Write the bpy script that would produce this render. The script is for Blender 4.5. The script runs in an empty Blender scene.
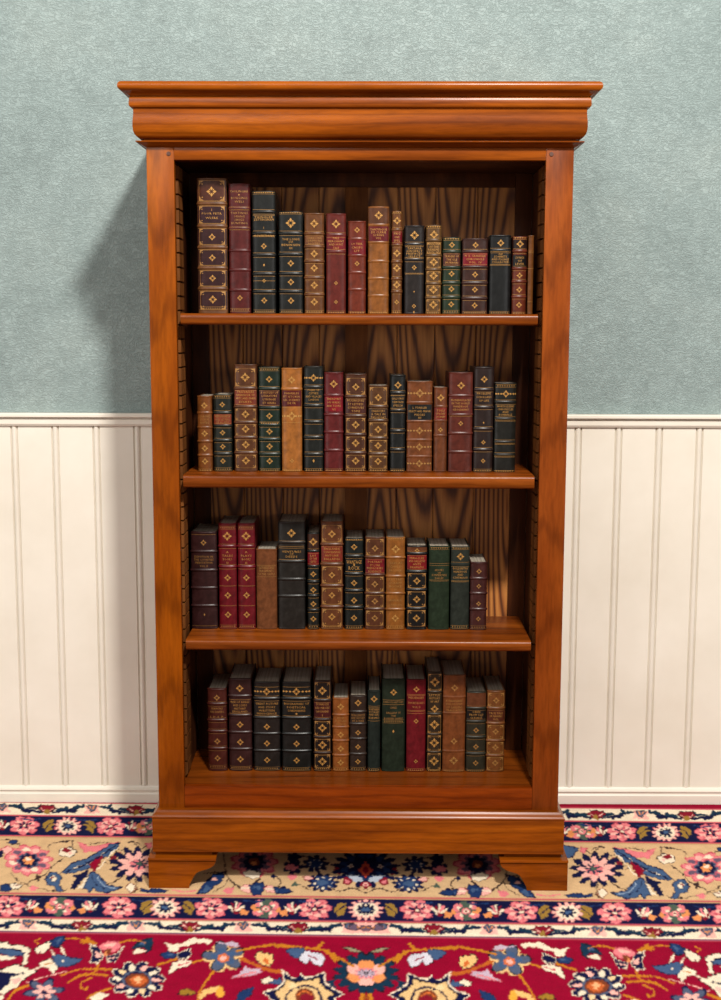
import bpy, bmesh, math, random
import numpy as np
from mathutils import Vector, Matrix

random.seed(7)
np.random.seed(7)
scene = bpy.context.scene
COL = scene.collection

# ------------------------------------------------------------------ camera
F_PX, PITCH, YAW, ROLL, EYE = 1270.0, math.radians(7.72), math.radians(.077), math.radians(.157), 1.3755
_f = np.array([-math.sin(YAW) * math.cos(PITCH), math.cos(YAW) * math.cos(PITCH), -math.sin(PITCH)])
_r0 = np.array([math.cos(YAW), math.sin(YAW), 0.0])
_u0 = np.cross(_r0, _f)
_r = _r0 * math.cos(ROLL) + _u0 * math.sin(ROLL)
_u = _u0 * math.cos(ROLL) - _r0 * math.sin(ROLL)
cam_data = bpy.data.cameras.new('camera')
cam_data.sensor_fit = 'VERTICAL'
cam_data.sensor_height = 24.0
cam_data.sensor_width = 24.0
cam_data.lens = 24.0 * F_PX / 1000.0
cam = bpy.data.objects.new('camera', cam_data)
COL.objects.link(cam)
cam.matrix_world = Matrix(((_r[0], _u[0], -_f[0], 0), (_r[1], _u[1], -_f[1], 0), (_r[2], _u[2], -_f[2], EYE), (0, 0, 0, 1)))
scene.camera = cam

# ------------------------------------------------------------------ light
scene.view_settings.view_transform = 'Standard'
scene.view_settings.look = 'None'
scene.view_settings.gamma = 1.0
scene.view_settings.use_curve_mapping = False
scene.view_settings.exposure = 0.0
world = bpy.data.worlds.new('room_air')
scene.world = world
world.use_nodes = True
world.node_tree.nodes['Background'].inputs[0].default_value = (1.0, .95, .88, 1)
world.node_tree.nodes['Background'].inputs[1].default_value = 0.29


def area(name, loc, target, sx, sy, power, color):
    d = bpy.data.lights.new(name, 'AREA')
    d.shape = 'RECTANGLE'
    d.size, d.size_y, d.energy, d.color = sx, sy, power, color
    o = bpy.data.objects.new(name, d)
    COL.objects.link(o)
    o.location = loc
    o.rotation_euler = (Vector(target) - Vector(loc)).to_track_quat('-Z', 'Y').to_euler()
    return o


area('ceiling_lamp_light', (.64, .17, 3.96), (0, 3.2, 1.0), .28, .28, 245, (1.0, .95, .88))
area('high_fill_light', (-1.3, -.2, 3.6), (-.3, 3.3, .6), 2.0, 1.4, 66, (1.0, .95, .89))  # added soft fill from high in front, not a fitting of the room
area('left_fill_light', (-2.7, .7, 1.25), (-.6, 3.5, .9), 1.5, 1.7, 19, (1.0, .96, .92))  # added fill, no window there; lifts the bookcase's shadow on the left wall
area('room_window_light', (3.0, -.5, 1.8), (0, 3.2, .8), 1.4, 1.8, 22, (1.0, .97, .94))

# ------------------------------------------------------------------ measuring helpers
D = 3.0166          # distance of the bookcase's stile faces
BACK = D + .515     # back of the bookcase
WALL = 3.580


def _ray(px, py):
    return _f * F_PX + _r * (px - 360.5) - _u * (py - 500.0)


def at_y(px, py, Y):
    d = _ray(px, py)
    return d * (Y / d[1]) + np.array([0, 0, EYE])


def project(X, Y, Z):
    dx, dy, dz = X, Y, Z - EYE
    c = dx * _f[0] + dy * _f[1] + dz * _f[2]
    return (360.5 + F_PX * (dx * _r[0] + dy * _r[1] + dz * _r[2]) / c,
            500.0 - F_PX * (dx * _u[0] + dy * _u[1] + dz * _u[2]) / c)


def floor_at(px, py):
    d = _ray(px, py)
    return d * (-EYE / d[2]) + np.array([0, 0, EYE])


def lin(c):
    c = np.asarray(c, float) / 255.0
    return np.where(c <= .04045, c / 12.92, ((c + .055) / 1.055) ** 2.4)


def rgba(c, g=1.0):
    l = lin(c) * g
    return (float(l[0]), float(l[1]), float(l[2]), 1.0)


# ------------------------------------------------------------------ materials
def new_mat(name):
    m = bpy.data.materials.new(name)
    m.use_nodes = True
    nt = m.node_tree
    return m, nt, nt.nodes['Principled BSDF']


def ramp(nt, fac, stops):
    n = nt.nodes.new('ShaderNodeValToRGB')
    e = n.color_ramp.elements
    while len(e) < len(stops):
        e.new(.5)
    for i, (p, c) in enumerate(stops):
        e[i].position = p
        e[i].color = c
    nt.links.new(fac, n.inputs[0])
    return n.outputs[0]


def obj_coord(nt, scale, attr_shift=False):
    tc = nt.nodes.new('ShaderNodeTexCoord')
    mp = nt.nodes.new('ShaderNodeMapping')
    mp.inputs['Scale'].default_value = scale
    nt.links.new(tc.outputs['Object'], mp.inputs['Vector'])
    if attr_shift:
        at = nt.nodes.new('ShaderNodeAttribute')
        at.attribute_name = 'plank_shift'
        ad = nt.nodes.new('ShaderNodeVectorMath')
        nt.links.new(mp.outputs[0], ad.inputs[0])
        nt.links.new(at.outputs['Vector'], ad.inputs[1])
        return ad.outputs[0]
    return mp.outputs[0]


def noise(nt, vec, scale, detail=3, rough=.55, dist=0):
    n = nt.nodes.new('ShaderNodeTexNoise')
    n.inputs['Scale'].default_value = scale
    n.inputs['Detail'].default_value = detail
    n.inputs['Roughness'].default_value = rough
    n.inputs['Distortion'].default_value = dist
    nt.links.new(vec, n.inputs['Vector'])
    return n.outputs[0]


def mix(nt, fac, a, b, mode='MIX'):
    n = nt.nodes.new('ShaderNodeMix')
    n.data_type = 'RGBA'
    n.blend_type = mode
    for sock, v in ((n.inputs[0], fac), (n.inputs[6], a), (n.inputs[7], b)):
        if isinstance(v, (int, float, tuple)):
            sock.default_value = v
        else:
            nt.links.new(v, sock)
    return n.outputs[2]


def bump(nt, bsdf, height, strength, dist):
    b = nt.nodes.new('ShaderNodeBump')
    b.inputs['Strength'].default_value = strength
    b.inputs['Distance'].default_value = dist
    nt.links.new(height, b.inputs['Height'])
    nt.links.new(b.outputs[0], bsdf.inputs['Normal'])


def cherry(name, axis, dark, mid, light, shift, rough=.25):
    """polished cherry wood, grain along the given axis"""
    m, nt, b = new_mat(name)
    k = [1, 1, 1]
    k['xyz'.index(axis)] = .12
    v = obj_coord(nt, tuple(k))
    tr = nt.nodes.new('ShaderNodeVectorMath')
    tr.inputs[1].default_value = (shift, shift * .7, shift * 1.3)
    nt.links.new(v, tr.inputs[0])
    v = tr.outputs[0]
    big = noise(nt, v, 9, 3, .5, 1.2)
    fine = noise(nt, v, 140, 3, .6, .3)
    w = nt.nodes.new('ShaderNodeTexWave')
    w.wave_type = 'RINGS'
    w.inputs['Scale'].default_value = 13
    w.inputs['Distortion'].default_value = 4.6
    w.inputs['Detail'].default_value = 3
    w.inputs['Detail Scale'].default_value = 1.6
    nt.links.new(v, w.inputs['Vector'])
    c1 = ramp(nt, big, [(.3, rgba(dark)), (.52, rgba(mid)), (.75, rgba(light))])
    c2 = ramp(nt, w.outputs['Fac'], [(0, (.62, .58, .54, 1)), (.22, (.92, .92, .92, 1)), (1, (1.06, 1.06, 1.06, 1))])
    c3 = ramp(nt, fine, [(.3, (.72, .70, .68, 1)), (.6, (1.05, 1.05, 1.05, 1))])
    c = mix(nt, .75, c1, c2, 'MULTIPLY')
    c = mix(nt, .8, c, c3, 'MULTIPLY')
    nt.links.new(c, b.inputs['Base Color'])
    b.inputs['Roughness'].default_value = rough
    b.inputs['Specular IOR Level'].default_value = .15
    b.inputs['Coat Weight'].default_value = .0
    b.inputs['Coat Roughness'].default_value = .12
    bump(nt, b, fine, .08, .001)
    return m


CH_D, CH_M, CH_L = (112, 51, 4), (134, 66, 6), (152, 81, 10)
wood_x = cherry('cherry_grain_across', 'x', (108, 49, 4), (130, 63, 6), (148, 77, 10), 0.0)
wood_x2 = cherry('cherry_grain_shelf', 'x', (94, 42, 8), (114, 54, 11), (134, 69, 18), 3.1)
wood_z = cherry('cherry_grain_upright', 'z', CH_D, CH_M, CH_L, 1.7)
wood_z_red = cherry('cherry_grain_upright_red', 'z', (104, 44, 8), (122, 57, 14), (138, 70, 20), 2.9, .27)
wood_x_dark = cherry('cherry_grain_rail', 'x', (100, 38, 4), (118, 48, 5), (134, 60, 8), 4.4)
wood_y = cherry('cherry_grain_depth', 'y', (120, 58, 22), (150, 78, 30), (172, 96, 42), 2.3)
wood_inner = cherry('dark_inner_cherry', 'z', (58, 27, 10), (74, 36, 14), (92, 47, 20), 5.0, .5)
wood_muntin = cherry('pine_muntin', 'z', (104, 58, 26), (128, 74, 34), (148, 90, 44), 7.0, .5)
wood_strip = cherry('pale_strip_wood', 'z', (84, 48, 20), (108, 64, 28), (130, 80, 38), 6.0, .5)

m, nt, b = new_mat('old_pine_back')
v = obj_coord(nt, (1, 1, .075), True)
w = nt.nodes.new('ShaderNodeTexWave')
w.wave_type = 'RINGS'
w.rings_direction = 'SPHERICAL'
w.inputs['Scale'].default_value = 26
w.inputs['Distortion'].default_value = 2.6
w.inputs['Detail'].default_value = 2
w.inputs['Detail Scale'].default_value = 1.2
nt.links.new(v, w.inputs['Vector'])
fine = noise(nt, v, 160, 3)
big = noise(nt, v, 7, 2)
c1 = ramp(nt, w.outputs['Fac'], [(0, rgba((88, 44, 16))), (.25, rgba((148, 86, 38))), (.6, rgba((180, 112, 52))), (1, rgba((194, 126, 62)))])
c2 = ramp(nt, fine, [(.3, (.75, .73, .7, 1)), (.65, (1.05, 1.05, 1.05, 1))])
c3 = ramp(nt, big, [(.3, (.88, .86, .84, 1)), (.7, (1.1, 1.1, 1.1, 1))])
c = mix(nt, .8, c1, c2, 'MULTIPLY')
c = mix(nt, .8, c, c3, 'MULTIPLY')
nt.links.new(c, b.inputs['Base Color'])
b.inputs['Roughness'].default_value = .5
bump(nt, b, w.outputs['Fac'], .15, .002)
pine = m

# wallpaper: teal paper embossed with small wavy strokes
m, nt, b = new_mat('embossed_teal_wallpaper')
tc = nt.nodes.new('ShaderNodeTexCoord')
big = noise(nt, tc.outputs['Object'], 3.2, 4, .6, .4)
mid = noise(nt, tc.outputs['Object'], 22, 3, .6)
c1 = ramp(nt, big, [(.3, rgba((135, 151, 150))), (.5, rgba((142, 158, 157))), (.72, rgba((149, 164, 162)))])
c2 = ramp(nt, mid, [(.3, (.88, .88, .88, 1)), (.7, (1.06, 1.06, 1.06, 1))])
nt.links.new(mix(nt, .8, c1, c2, 'MULTIPLY'), b.inputs['Base Color'])
b.inputs['Roughness'].default_value = .55
b.inputs['Specular IOR Level'].default_value = .3
st = nt.nodes.new('ShaderNodeMapping')
st.inputs['Scale'].default_value = (1, 1, 1.7)
nt.links.new(tc.outputs['Object'], st.inputs['Vector'])
wv = nt.nodes.new('ShaderNodeTexNoise')
wv.inputs['Scale'].default_value = 52
wv.inputs['Detail'].default_value = 1.5
wv.inputs['Distortion'].default_value = 2.4
nt.links.new(st.outputs[0], wv.inputs['Vector'])
# ridges where the noise crosses its middle value
ma = nt.nodes.new('ShaderNodeMath'); ma.operation = 'SUBTRACT'; ma.inputs[1].default_value = .5
mb_ = nt.nodes.new('ShaderNodeMath'); mb_.operation = 'ABSOLUTE'
mc = nt.nodes.new('ShaderNodeMath'); mc.operation = 'MULTIPLY'; mc.inputs[1].default_value = 9; mc.use_clamp = True
nt.links.new(wv.outputs[0], ma.inputs[0]); nt.links.new(ma.outputs[0], mb_.inputs[0]); nt.links.new(mb_.outputs[0], mc.inputs[0])
bump(nt, b, mc.outputs[0], .62, .0026)
wallpaper = m

m, nt, b = new_mat('cream_painted_wood')
tc = nt.nodes.new('ShaderNodeTexCoord')
n1 = noise(nt, tc.outputs['Object'], 4, 4, .6)
nt.links.new(ramp(nt, n1, [(.3, rgba((218, 211, 197))), (.7, rgba((228, 222, 210)))]), b.inputs['Base Color'])
b.inputs['Roughness'].default_value = .42
n2 = noise(nt, tc.outputs['Object'], 60, 3, .6)
bump(nt, b, n2, .05, .002)
cream = m

m, nt, b = new_mat('floorboards_brown')
v = obj_coord(nt, (1, .1, 1))
nt.links.new(ramp(nt, noise(nt, v, 30, 4), [(.3, rgba((80, 48, 26))), (.7, rgba((122, 80, 46)))]), b.inputs['Base Color'])
b.inputs['Roughness'].default_value = .4
floor_mat = m

m, nt, b = new_mat('woven_wool_pile')
at = nt.nodes.new('ShaderNodeAttribute')
at.attribute_name = 'pile_colour'
tc = nt.nodes.new('ShaderNodeTexCoord')
n1 = noise(nt, tc.outputs['Object'], 420, 2)
n3 = noise(nt, tc.outputs['Object'], 30, 3)
cc = mix(nt, .5, at.outputs['Color'], ramp(nt, n1, [(.3, (.6, .6, .6, 1)), (.7, (1.25, 1.25, 1.25, 1))]), 'MULTIPLY')
cc = mix(nt, .5, cc, ramp(nt, n3, [(.3, (.8, .8, .8, 1)), (.7, (1.15, 1.15, 1.15, 1))]), 'MULTIPLY')
nt.links.new(cc, b.inputs['Base Color'])
b.inputs['Roughness'].default_value = .9
b.inputs['Specular IOR Level'].default_value = .05
bump(nt, b, n1, .5, .002)
pile = m

m, nt, b = new_mat('gilt_tooling')
b.inputs['Base Color'].default_value = rgba((174, 128, 66))
b.inputs['Metallic'].default_value = .35
b.inputs['Roughness'].default_value = .38
gilt = m
m, nt, b = new_mat('dull_gilt')
b.inputs['Base Color'].default_value = rgba((150, 108, 56))
b.inputs['Metallic'].default_value = .3
b.inputs['Roughness'].default_value = .45
dull_gilt = m
m, nt, b = new_mat('aged_paper_edges')
v = obj_coord(nt, (700, 3, 3))
nt.links.new(ramp(nt, noise(nt, v, 1, 2), [(.3, rgba((116, 108, 95))), (.7, rgba((166, 156, 140)))]), b.inputs['Base Color'])
b.inputs['Roughness'].default_value = .8
paper = m
m, nt, b = new_mat('dark_peg_wood')
b.inputs['Base Color'].default_value = rgba((70, 34, 16))
b.inputs['Roughness'].default_value = .5
peg_mat = m

_leather = {}


def leather(c, cloth=False):
    key = (tuple(c), cloth)
    if key in _leather:
        return _leather[key]
    m, nt, b = new_mat('bookcloth' if cloth else 'bookbinding_leather')
    tc = nt.nodes.new('ShaderNodeTexCoord')
    g = .47
    l = 1.22 * g * lin(c) ** 1.14 + .0010
    n1 = noise(nt, tc.outputs['Object'], 55, 4, .65, .3)
    dk = tuple(l * .62) + (1,)
    md = tuple(l) + (1,)
    lt = tuple(np.minimum(l * 1.4 + .004, .9)) + (1,)
    nt.links.new(ramp(nt, n1, [(.3, dk), (.5, md), (.74, lt)]), b.inputs['Base Color'])
    b.inputs['Roughness'].default_value = .6 if cloth else .34
    b.inputs['Specular IOR Level'].default_value = .15 if cloth else .30
    n2 = noise(nt, tc.outputs['Object'], 900 if cloth else 420, 2)
    bump(nt, b, n2, .2, .0006)
    _leather[key] = m
    return m


# ------------------------------------------------------------------ mesh helpers
class MB:
    """collects polygons and builds them as one mesh object"""
    def __init__(self):
        self.v, self.f, self.mi, self.sm = [], [], [], []

    def add(self, verts, faces, mi=0, smooth=False):
        o = len(self.v)
        self.v += [tuple(map(float, p)) for p in verts]
        self.f += [tuple(i + o for i in f) for f in faces]
        self.mi += [mi] * len(faces)
        self.sm += [smooth] * len(faces)

    def box(self, x0, x1, y0, y1, z0, z1, mi=0, bev=0.0, seg=2):
        if bev <= 0:
            self.add([(x0, y0, z0), (x1, y0, z0), (x1, y1, z0), (x0, y1, z0), (x0, y0, z1), (x1, y0, z1), (x1, y1, z1), (x0, y1, z1)],
                     [(0, 3, 2, 1), (4, 5, 6, 7), (0, 1, 5, 4), (1, 2, 6, 5), (2, 3, 7, 6), (3, 0, 4, 7)], mi)
            return
        bm = bmesh.new()
        bmesh.ops.create_cube(bm, size=1)
        for q in bm.verts:
            q.co = Vector(((x0 + x1) / 2 + q.co.x * (x1 - x0), (y0 + y1) / 2 + q.co.y * (y1 - y0), (z0 + z1) / 2 + q.co.z * (z1 - z0)))
        bmesh.ops.bevel(bm, geom=list(bm.edges), offset=bev, segments=seg, profile=.6, affect='EDGES')
        self.from_bm(bm, mi, True)

    def from_bm(self, bm, mi=0, smooth=False):
        bm.verts.index_update()
        self.add([q.co for q in bm.verts], [tuple(q.index for q in f.verts) for f in bm.faces], mi, smooth)
        bm.free()

    def prism(self, pts, axis, a, b, mi=0):
        """polygon of 2-D points extruded from a to b along an axis ('x': pts are (y,z); 'y': (x,z); 'z': (x,y))"""
        def place(p, t):
            return {'x': (t, p[0], p[1]), 'y': (p[0], t, p[1]), 'z': (p[0], p[1], t)}[axis]
        n = len(pts)
        vs = [place(p, a) for p in pts] + [place(p, b) for p in pts]
        fs = [tuple(range(n)), tuple(range(2 * n - 1, n - 1, -1))] + [(i, (i + 1) % n + 0, (i + 1) % n + n, i + n) for i in range(n)]
        bm = bmesh.new()
        bv = [bm.verts.new(p) for p in vs]
        for f in fs:
            bm.faces.new([bv[i] for i in f])
        bmesh.ops.recalc_face_normals(bm, faces=list(bm.faces))
        self.from_bm(bm, mi, False)

    def build_groups(self, name, mats, parent, axis=2, gap=.012):
        """builds the collected islands as separate parts wherever a clear gap along an axis divides them"""
        spans = sorted((min(self.v[i][axis] for i in f), max(self.v[i][axis] for i in f), k) for k, f in enumerate(self.f))
        groups, hi = [], -1e9
        for lo, h_, k in spans:
            if lo > hi + gap or not groups:
                groups.append([])
                hi = h_
            groups[-1].append(k)
            hi = max(hi, h_)
        out = []
        for gr in groups:
            q = MB()
            for k in gr:
                q.add([self.v[i] for i in self.f[k]], [tuple(range(len(self.f[k])))], self.mi[k], self.sm[k])
            out.append(q.build(name, mats, parent))
        return out

    def build(self, name, mats, parent=None, loc=None, auto=None):
        me = bpy.data.meshes.new(name)
        me.from_pydata(self.v, [], self.f)
        for mm in (mats if isinstance(mats, (list, tuple)) else [mats]):
            me.materials.append(mm)
        me.polygons.foreach_set('material_index', self.mi)
        me.polygons.foreach_set('use_smooth', self.sm)
        me.update()
        if auto is not None:
            me.set_sharp_from_angle(angle=math.radians(auto))
        o = bpy.data.objects.new(name, me)
        COL.objects.link(o)
        if parent is not None:
            o.parent = parent
        if loc is not None:
            o.location = loc
        return o


def tag(o, label=None, cat=None, group=None, kind=None):
    if label: o['label'] = label
    if cat: o['category'] = cat
    if group: o['group'] = group
    if kind: o['kind'] = kind
    return o


def empty(name, loc):
    o = bpy.data.objects.new(name, None)
    o.empty_display_size = .05
    COL.objects.link(o)
    o.location = loc
    return o


# ------------------------------------------------------------------ the room
FZ = -.012
g = MB(); g.box(-2.6, 2.6, -.6, WALL + .1, FZ - .1, FZ)
tag(g.build('floor', floor_mat), 'brown boarded floor under the patterned rug', 'floor', kind='structure')
g = MB(); g.box(-2.6, 2.6, WALL, WALL + .1, FZ, 3.3)
tag(g.build('wall_back', wallpaper), 'teal embossed papered wall behind the bookcase', 'wall', kind='structure')

# beadboard wainscot: one profile along x drawn up in z
prof = []
FACE = WALL - .012
left_seam, right_seam = float(at_y(137, 430, FACE)[0]), float(at_y(578.3, 430, FACE)[0])
step = (right_seam - left_seam) / 11
seams = [left_seam - .1155 * q for q in range(16, 0, -1)] + [left_seam + step * q for q in range(12)] + [right_seam + .1140 * q for q in range(1, 16)]
for x in seams:
    prof += [(x - .0110, FACE), (x - .0085, FACE + .0060), (x - .0060, FACE + .0005), (x - .0035, FACE - .0016), (x, FACE - .0028), (x + .0035, FACE - .0016), (x + .0060, FACE + .0005), (x + .0085, FACE + .0060), (x + .0110, FACE)]
g = MB()
n = len(prof)
g.add([(p[0], p[1], .03) for p in prof] + [(p[0], p[1], 1.13) for p in prof], [(i, i + 1, i + 1 + n, i + n) for i in range(n - 1)])
tag(g.build('trim_2', cream), 'cream beadboard panelling on the lower wall', 'panelling', kind='structure')


def moulding(name, pts, label, cat):
    g = MB()
    g.prism(pts, 'x', -2.5, 2.5)
    return tag(g.build(name, cream), label, cat, kind='structure')


def wz(py, Y):
    return float(at_y(40, py, Y)[2])


R0 = WALL - .032
moulding('trim_1', [(WALL - .001, 1.100), (FACE - .006, 1.100), (FACE - .010, 1.106), (FACE - .010, 1.118), (FACE - .006, 1.121), (FACE - .006, 1.124),
                    (R0 + .004, 1.1245), (R0, 1.1265), (R0, 1.1330), (R0 + .003, 1.1365), (WALL - .001, 1.1365)], 'cream chair rail moulding above the beadboard', 'moulding')
B0 = 3.558
moulding('baseboard_back', [(WALL - .001, FZ), (B0, FZ), (B0, .024), (B0 + .003, .028), (B0 + .003, .033), (B0 - .001, .036), (B0 + .000, .040), (B0 + .006, .043), (FACE - .001, .047), (WALL - .001, .047)],
         'cream baseboard along the foot of the wall', 'baseboard')

# ------------------------------------------------------------------ the rug, knot colours worked out on a grid
CR, CRD = (140, 6, 42), (132, 10, 38)
NAVY, NAVY2 = (16, 20, 58), (38, 44, 92)
SAND, SAND2 = (206, 171, 128), (188, 148, 108)
IV = (232, 216, 190)
PK, PKL, PKD = (222, 122, 128), (238, 176, 164), (190, 78, 92)
BL, BLD, BLG = (64, 88, 124), (30, 52, 96), (78, 88, 112)
TEAL = (20, 48, 70)
GO, GOD = (184, 112, 36), (150, 116, 52)
WINE, BRN, BLK = (128, 22, 40), (120, 58, 34), (28, 22, 30)
LIL, GRN, ORG = (190, 170, 186), (74, 90, 78), (222, 140, 84)
MAU = (104, 84, 104)

AXX, RB, ROT = .0115, 3.556, -.0185      # axis of the pattern, back edge of the rug, turn of the pattern


def uv_of(X, Y):
    dx, dy = X - AXX, Y - RB
    return dx, dx * ROT - dy


def xy_of(u, w):
    return AXX + u, RB + u * ROT - w


DU, DV, UW, V0, V1 = .001, .002, 1.40, -.06, 1.16
nu, nv = int(UW / DU), int((V1 - V0) / DV)
UU, VV = np.meshgrid(-(np.arange(nu) + .5) * DU + .02, V0 + (np.arange(nv) + .5) * DV)
GX, GY = xy_of(UU, VV)
PX, PY = project(GX, GY, 0.0)
# a weaver's wobble
_k = np.random.RandomState(3)
for _ in range(14):
    a, b_, ph = _k.uniform(-.9, .9), _k.uniform(-.9, .9), _k.uniform(0, 6.28)
    PX = PX + .12 * np.sin(a * PX * 1.3 + b_ * PY * 2.2 + ph)
    PY = PY + .08 * np.sin(b_ * PX * 1.3 - a * PY * 2.2 + ph * 2)
_q = np.random.RandomState(9)
for _ in range(16):
    a, ph = _q.uniform(0, 6.28), _q.uniform(0, 6.28)
    fr = _q.uniform(1.0, 2.2)
    PX = PX + .16 * np.sin(fr * (math.cos(a) * PX + 1.6 * math.sin(a) * PY) + ph)
    PY = PY + .12 * np.sin(fr * (math.sin(a) * PX - 1.6 * math.cos(a) * PY) + ph * 1.7)
CAN = np.zeros((nv, nu, 3))


def band_v(py):
    X, Y, _ = floor_at(70, py)
    return uv_of(X, Y)[1]


def fill_rows(c, y0, y1):
    CAN[(VV >= band_v(y0)) & (VV < band_v(y1))] = lin(c)


def _win(x0, x1, y0, y1):
    x0, x1, y0, y1 = x0 - 2, x1 + 2, y0 - 2, y1 + 2
    cs = [floor_at(a, b) for a in (x0, x1) for b in (y0, y1)]
    uvs = [uv_of(c[0], c[1]) for c in cs]
    ua, ub = min(q[0] for q in uvs), max(q[0] for q in uvs)
    va, vb = min(q[1] for q in uvs), max(q[1] for q in uvs)
    c0, c1 = int((.02 - ub) / DU), int((.02 - ua) / DU) + 2
    r0, r1 = int((va - V0) / DV), int((vb - V0) / DV) + 2
    return slice(max(r0, 0), max(min(r1, nv), 0)), slice(max(c0, 0), max(min(c1, nu), 0))


ZO = (0.0, 0.0, 1.0)


def zoom(ox, oy, s):
    global ZO
    ZO = (ox, oy, s)


def _t(pts):
    return [(ZO[0] + p[0] / ZO[2], ZO[1] + p[1] / ZO[2]) for p in pts]


def _seg_mask(px, py, pts, wd, closed=False):
    msk = np.zeros(px.shape, bool)
    pp = list(pts) + ([pts[0]] if closed else [])
    for (ax, ay), (bx, by) in zip(pp[:-1], pp[1:]):
        ddx, ddy = bx - ax, by - ay
        L2 = ddx * ddx + ddy * ddy + 1e-9
        t = np.clip(((px - ax) * ddx + (py - ay) * ddy) / L2, 0, 1)
        msk |= ((px - ax - t * ddx) ** 2 + (py - ay - t * ddy) ** 2) < (wd / 2) ** 2
    return msk


def P(c, pts, out=None, ow=.9):
    pts = _t(pts)
    xs, ys = [p[0] for p in pts], [p[1] for p in pts]
    w = _win(min(xs), max(xs), min(ys), max(ys))
    px, py = PX[w], PY[w]
    if px.size == 0:
        return
    ins = np.zeros(px.shape, bool)
    n = len(pts)
    for i in range(n):
        (ax, ay), (bx, by) = pts[i], pts[(i + 1) % n]
        if ay == by:
            continue
        cnd = (ay > py) != (by > py)
        ins ^= cnd & (px < (bx - ax) * (py - ay) / (by - ay) + ax)
    CAN[w][ins] = lin(c)
    if out is not None:
        CAN[w][_seg_mask(px, py, pts, ow, True)] = lin(out)


def smooth_pts(pts, n=6):
    pts = [np.array(p, float) for p in pts]
    q = [2 * pts[0] - pts[1]] + pts + [2 * pts[-1] - pts[-2]]
    o = []
    for i in range(1, len(q) - 2):
        for k in range(n):
            t = k / n
            o.append(.5 * (2 * q[i] + (q[i + 1] - q[i - 1]) * t + (2 * q[i - 1] - 5 * q[i] + 4 * q[i + 1] - q[i + 2]) * t * t + (3 * q[i] - q[i - 1] - 3 * q[i + 1] + q[i + 2]) * t ** 3))
    o.append(pts[-1])
    return [tuple(p) for p in o]


def Ln(c, wd, pts, smooth=True):
    pts = _t(pts)
    if smooth and len(pts) > 2:
        pts = smooth_pts(pts)
    xs, ys = [p[0] for p in pts], [p[1] for p in pts]
    w = _win(min(xs) - wd, max(xs) + wd, min(ys) - wd, max(ys) + wd)
    if PX[w].size:
        CAN[w][_seg_mask(PX[w], PY[w], pts, wd)] = lin(c)


def B(c, x, y, rx, ry, n=0, amp=0.0, ph=0.0, k=1.0):
    """a round or lobed blob; x, y in photo units of the current zoom"""
    (x, y), = _t([(x, y)])
    rx, ry = rx / ZO[2], ry / ZO[2]
    w = _win(x - rx, x + rx, y - ry, y + ry)
    if not PX[w].size:
        return
    qx, qy = (PX[w] - x) / rx, (PY[w] - y) / ry
    r = np.hypot(qx, qy)
    lim = 1.0
    if n:
        lim = 1 - amp + amp * np.abs(np.cos(np.arctan2(qy, qx) * n / 2 + ph)) ** k
    CAN[w][r < lim] = lin(c)


def pink_flower(x, y, s=1.0):
    B(PKD, x, y, 17.5 * s, 11.2 * s, 7, .35, .4, .7)
    B(PK, x, y, 16.6 * s, 10.4 * s, 7, .34, .4, .7)
    for a in range(7):
        t = a * 2 * math.pi / 7 + .4
        B(PKL, x + 9.5 * s * math.cos(t), y + 6 * s * math.sin(t), 3.4 * s, 1.7 * s)
    for dx, dy, ex, ey in ((-7, -2.6, 1, 0), (7, -2.4, -1, 0), (-5, 3.2, 0, -1), (5, 3.4, 0, -1), (0, -4.2, 0, 1)):
        Ln(NAVY, 2.3 * s, [(x + dx * 1.05 * s, y + dy * 1.05 * s), (x + dx * .35 * s, y + dy * .35 * s)])
    for a in range(7):
        t = (a + .5) * 2 * math.pi / 7 + .4
        Ln(PKD, .9 * s, [(x + 13 * s * math.cos(t), y + 8 * s * math.sin(t)), (x + 7 * s * math.cos(t), y + 4.4 * s * math.sin(t))])
    B(WINE, x, y, 3.0 * s, 2.1 * s); B(IV, x, y, 1.8 * s, 1.3 * s)


def toothed_star(x, y, s=1.0):
    B(PKD, x, y, 16.5 * s, 11 * s, 13, .34, 0, 1.3)
    B(PKL, x, y, 15.6 * s, 10.4 * s, 13, .34, 0, 1.3)
    B(IV, x, y, 11.5 * s, 7.4 * s, 12, .22, .3)
    B(NAVY, x, y, 8.6 * s, 6.0 * s, 8, .5, .2, 1.4)
    B(BL, x, y, 3 * s, 2 * s)


def rosette(x, y, s=1.0):
    for a in range(8):
        t = a * math.pi / 4 + .2
        B((ORG, PK, GRN, PK)[a % 4], x + 9.5 * s * math.cos(t), y + 5.9 * s * math.sin(t), 5.6 * s, 3.8 * s)
        B((GRN, IV)[a % 2], x + 8.6 * s * math.cos(t), y + 5.3 * s * math.sin(t), 2 * s, 1.3 * s)
    B(GRN, x, y, 6.6 * s, 4.4 * s)
    B(PK, x, y, 4.6 * s, 3.2 * s)
    B(IV, x, y, 2.6 * s, 1.8 * s)
    B(WINE, x, y, 1.4 * s, 1 * s)


def gold_leaf(x, y, s=1.0, d=1):
    P(GOD, [(x + d * px * s, y + py * s) for px, py in ((-7, 2), (-5, -4), (0, -7), (6, -6.5), (3.5, -3.5), (7, -2), (3, 1), (4, 4), (0, 5.5), (-3, 7.5), (-4, 4))])
    Ln(NAVY, .9 * s, [(x - d * 5 * s, y + 3 * s), (x + d * 3.5 * s, y - 4 * s)])


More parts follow.
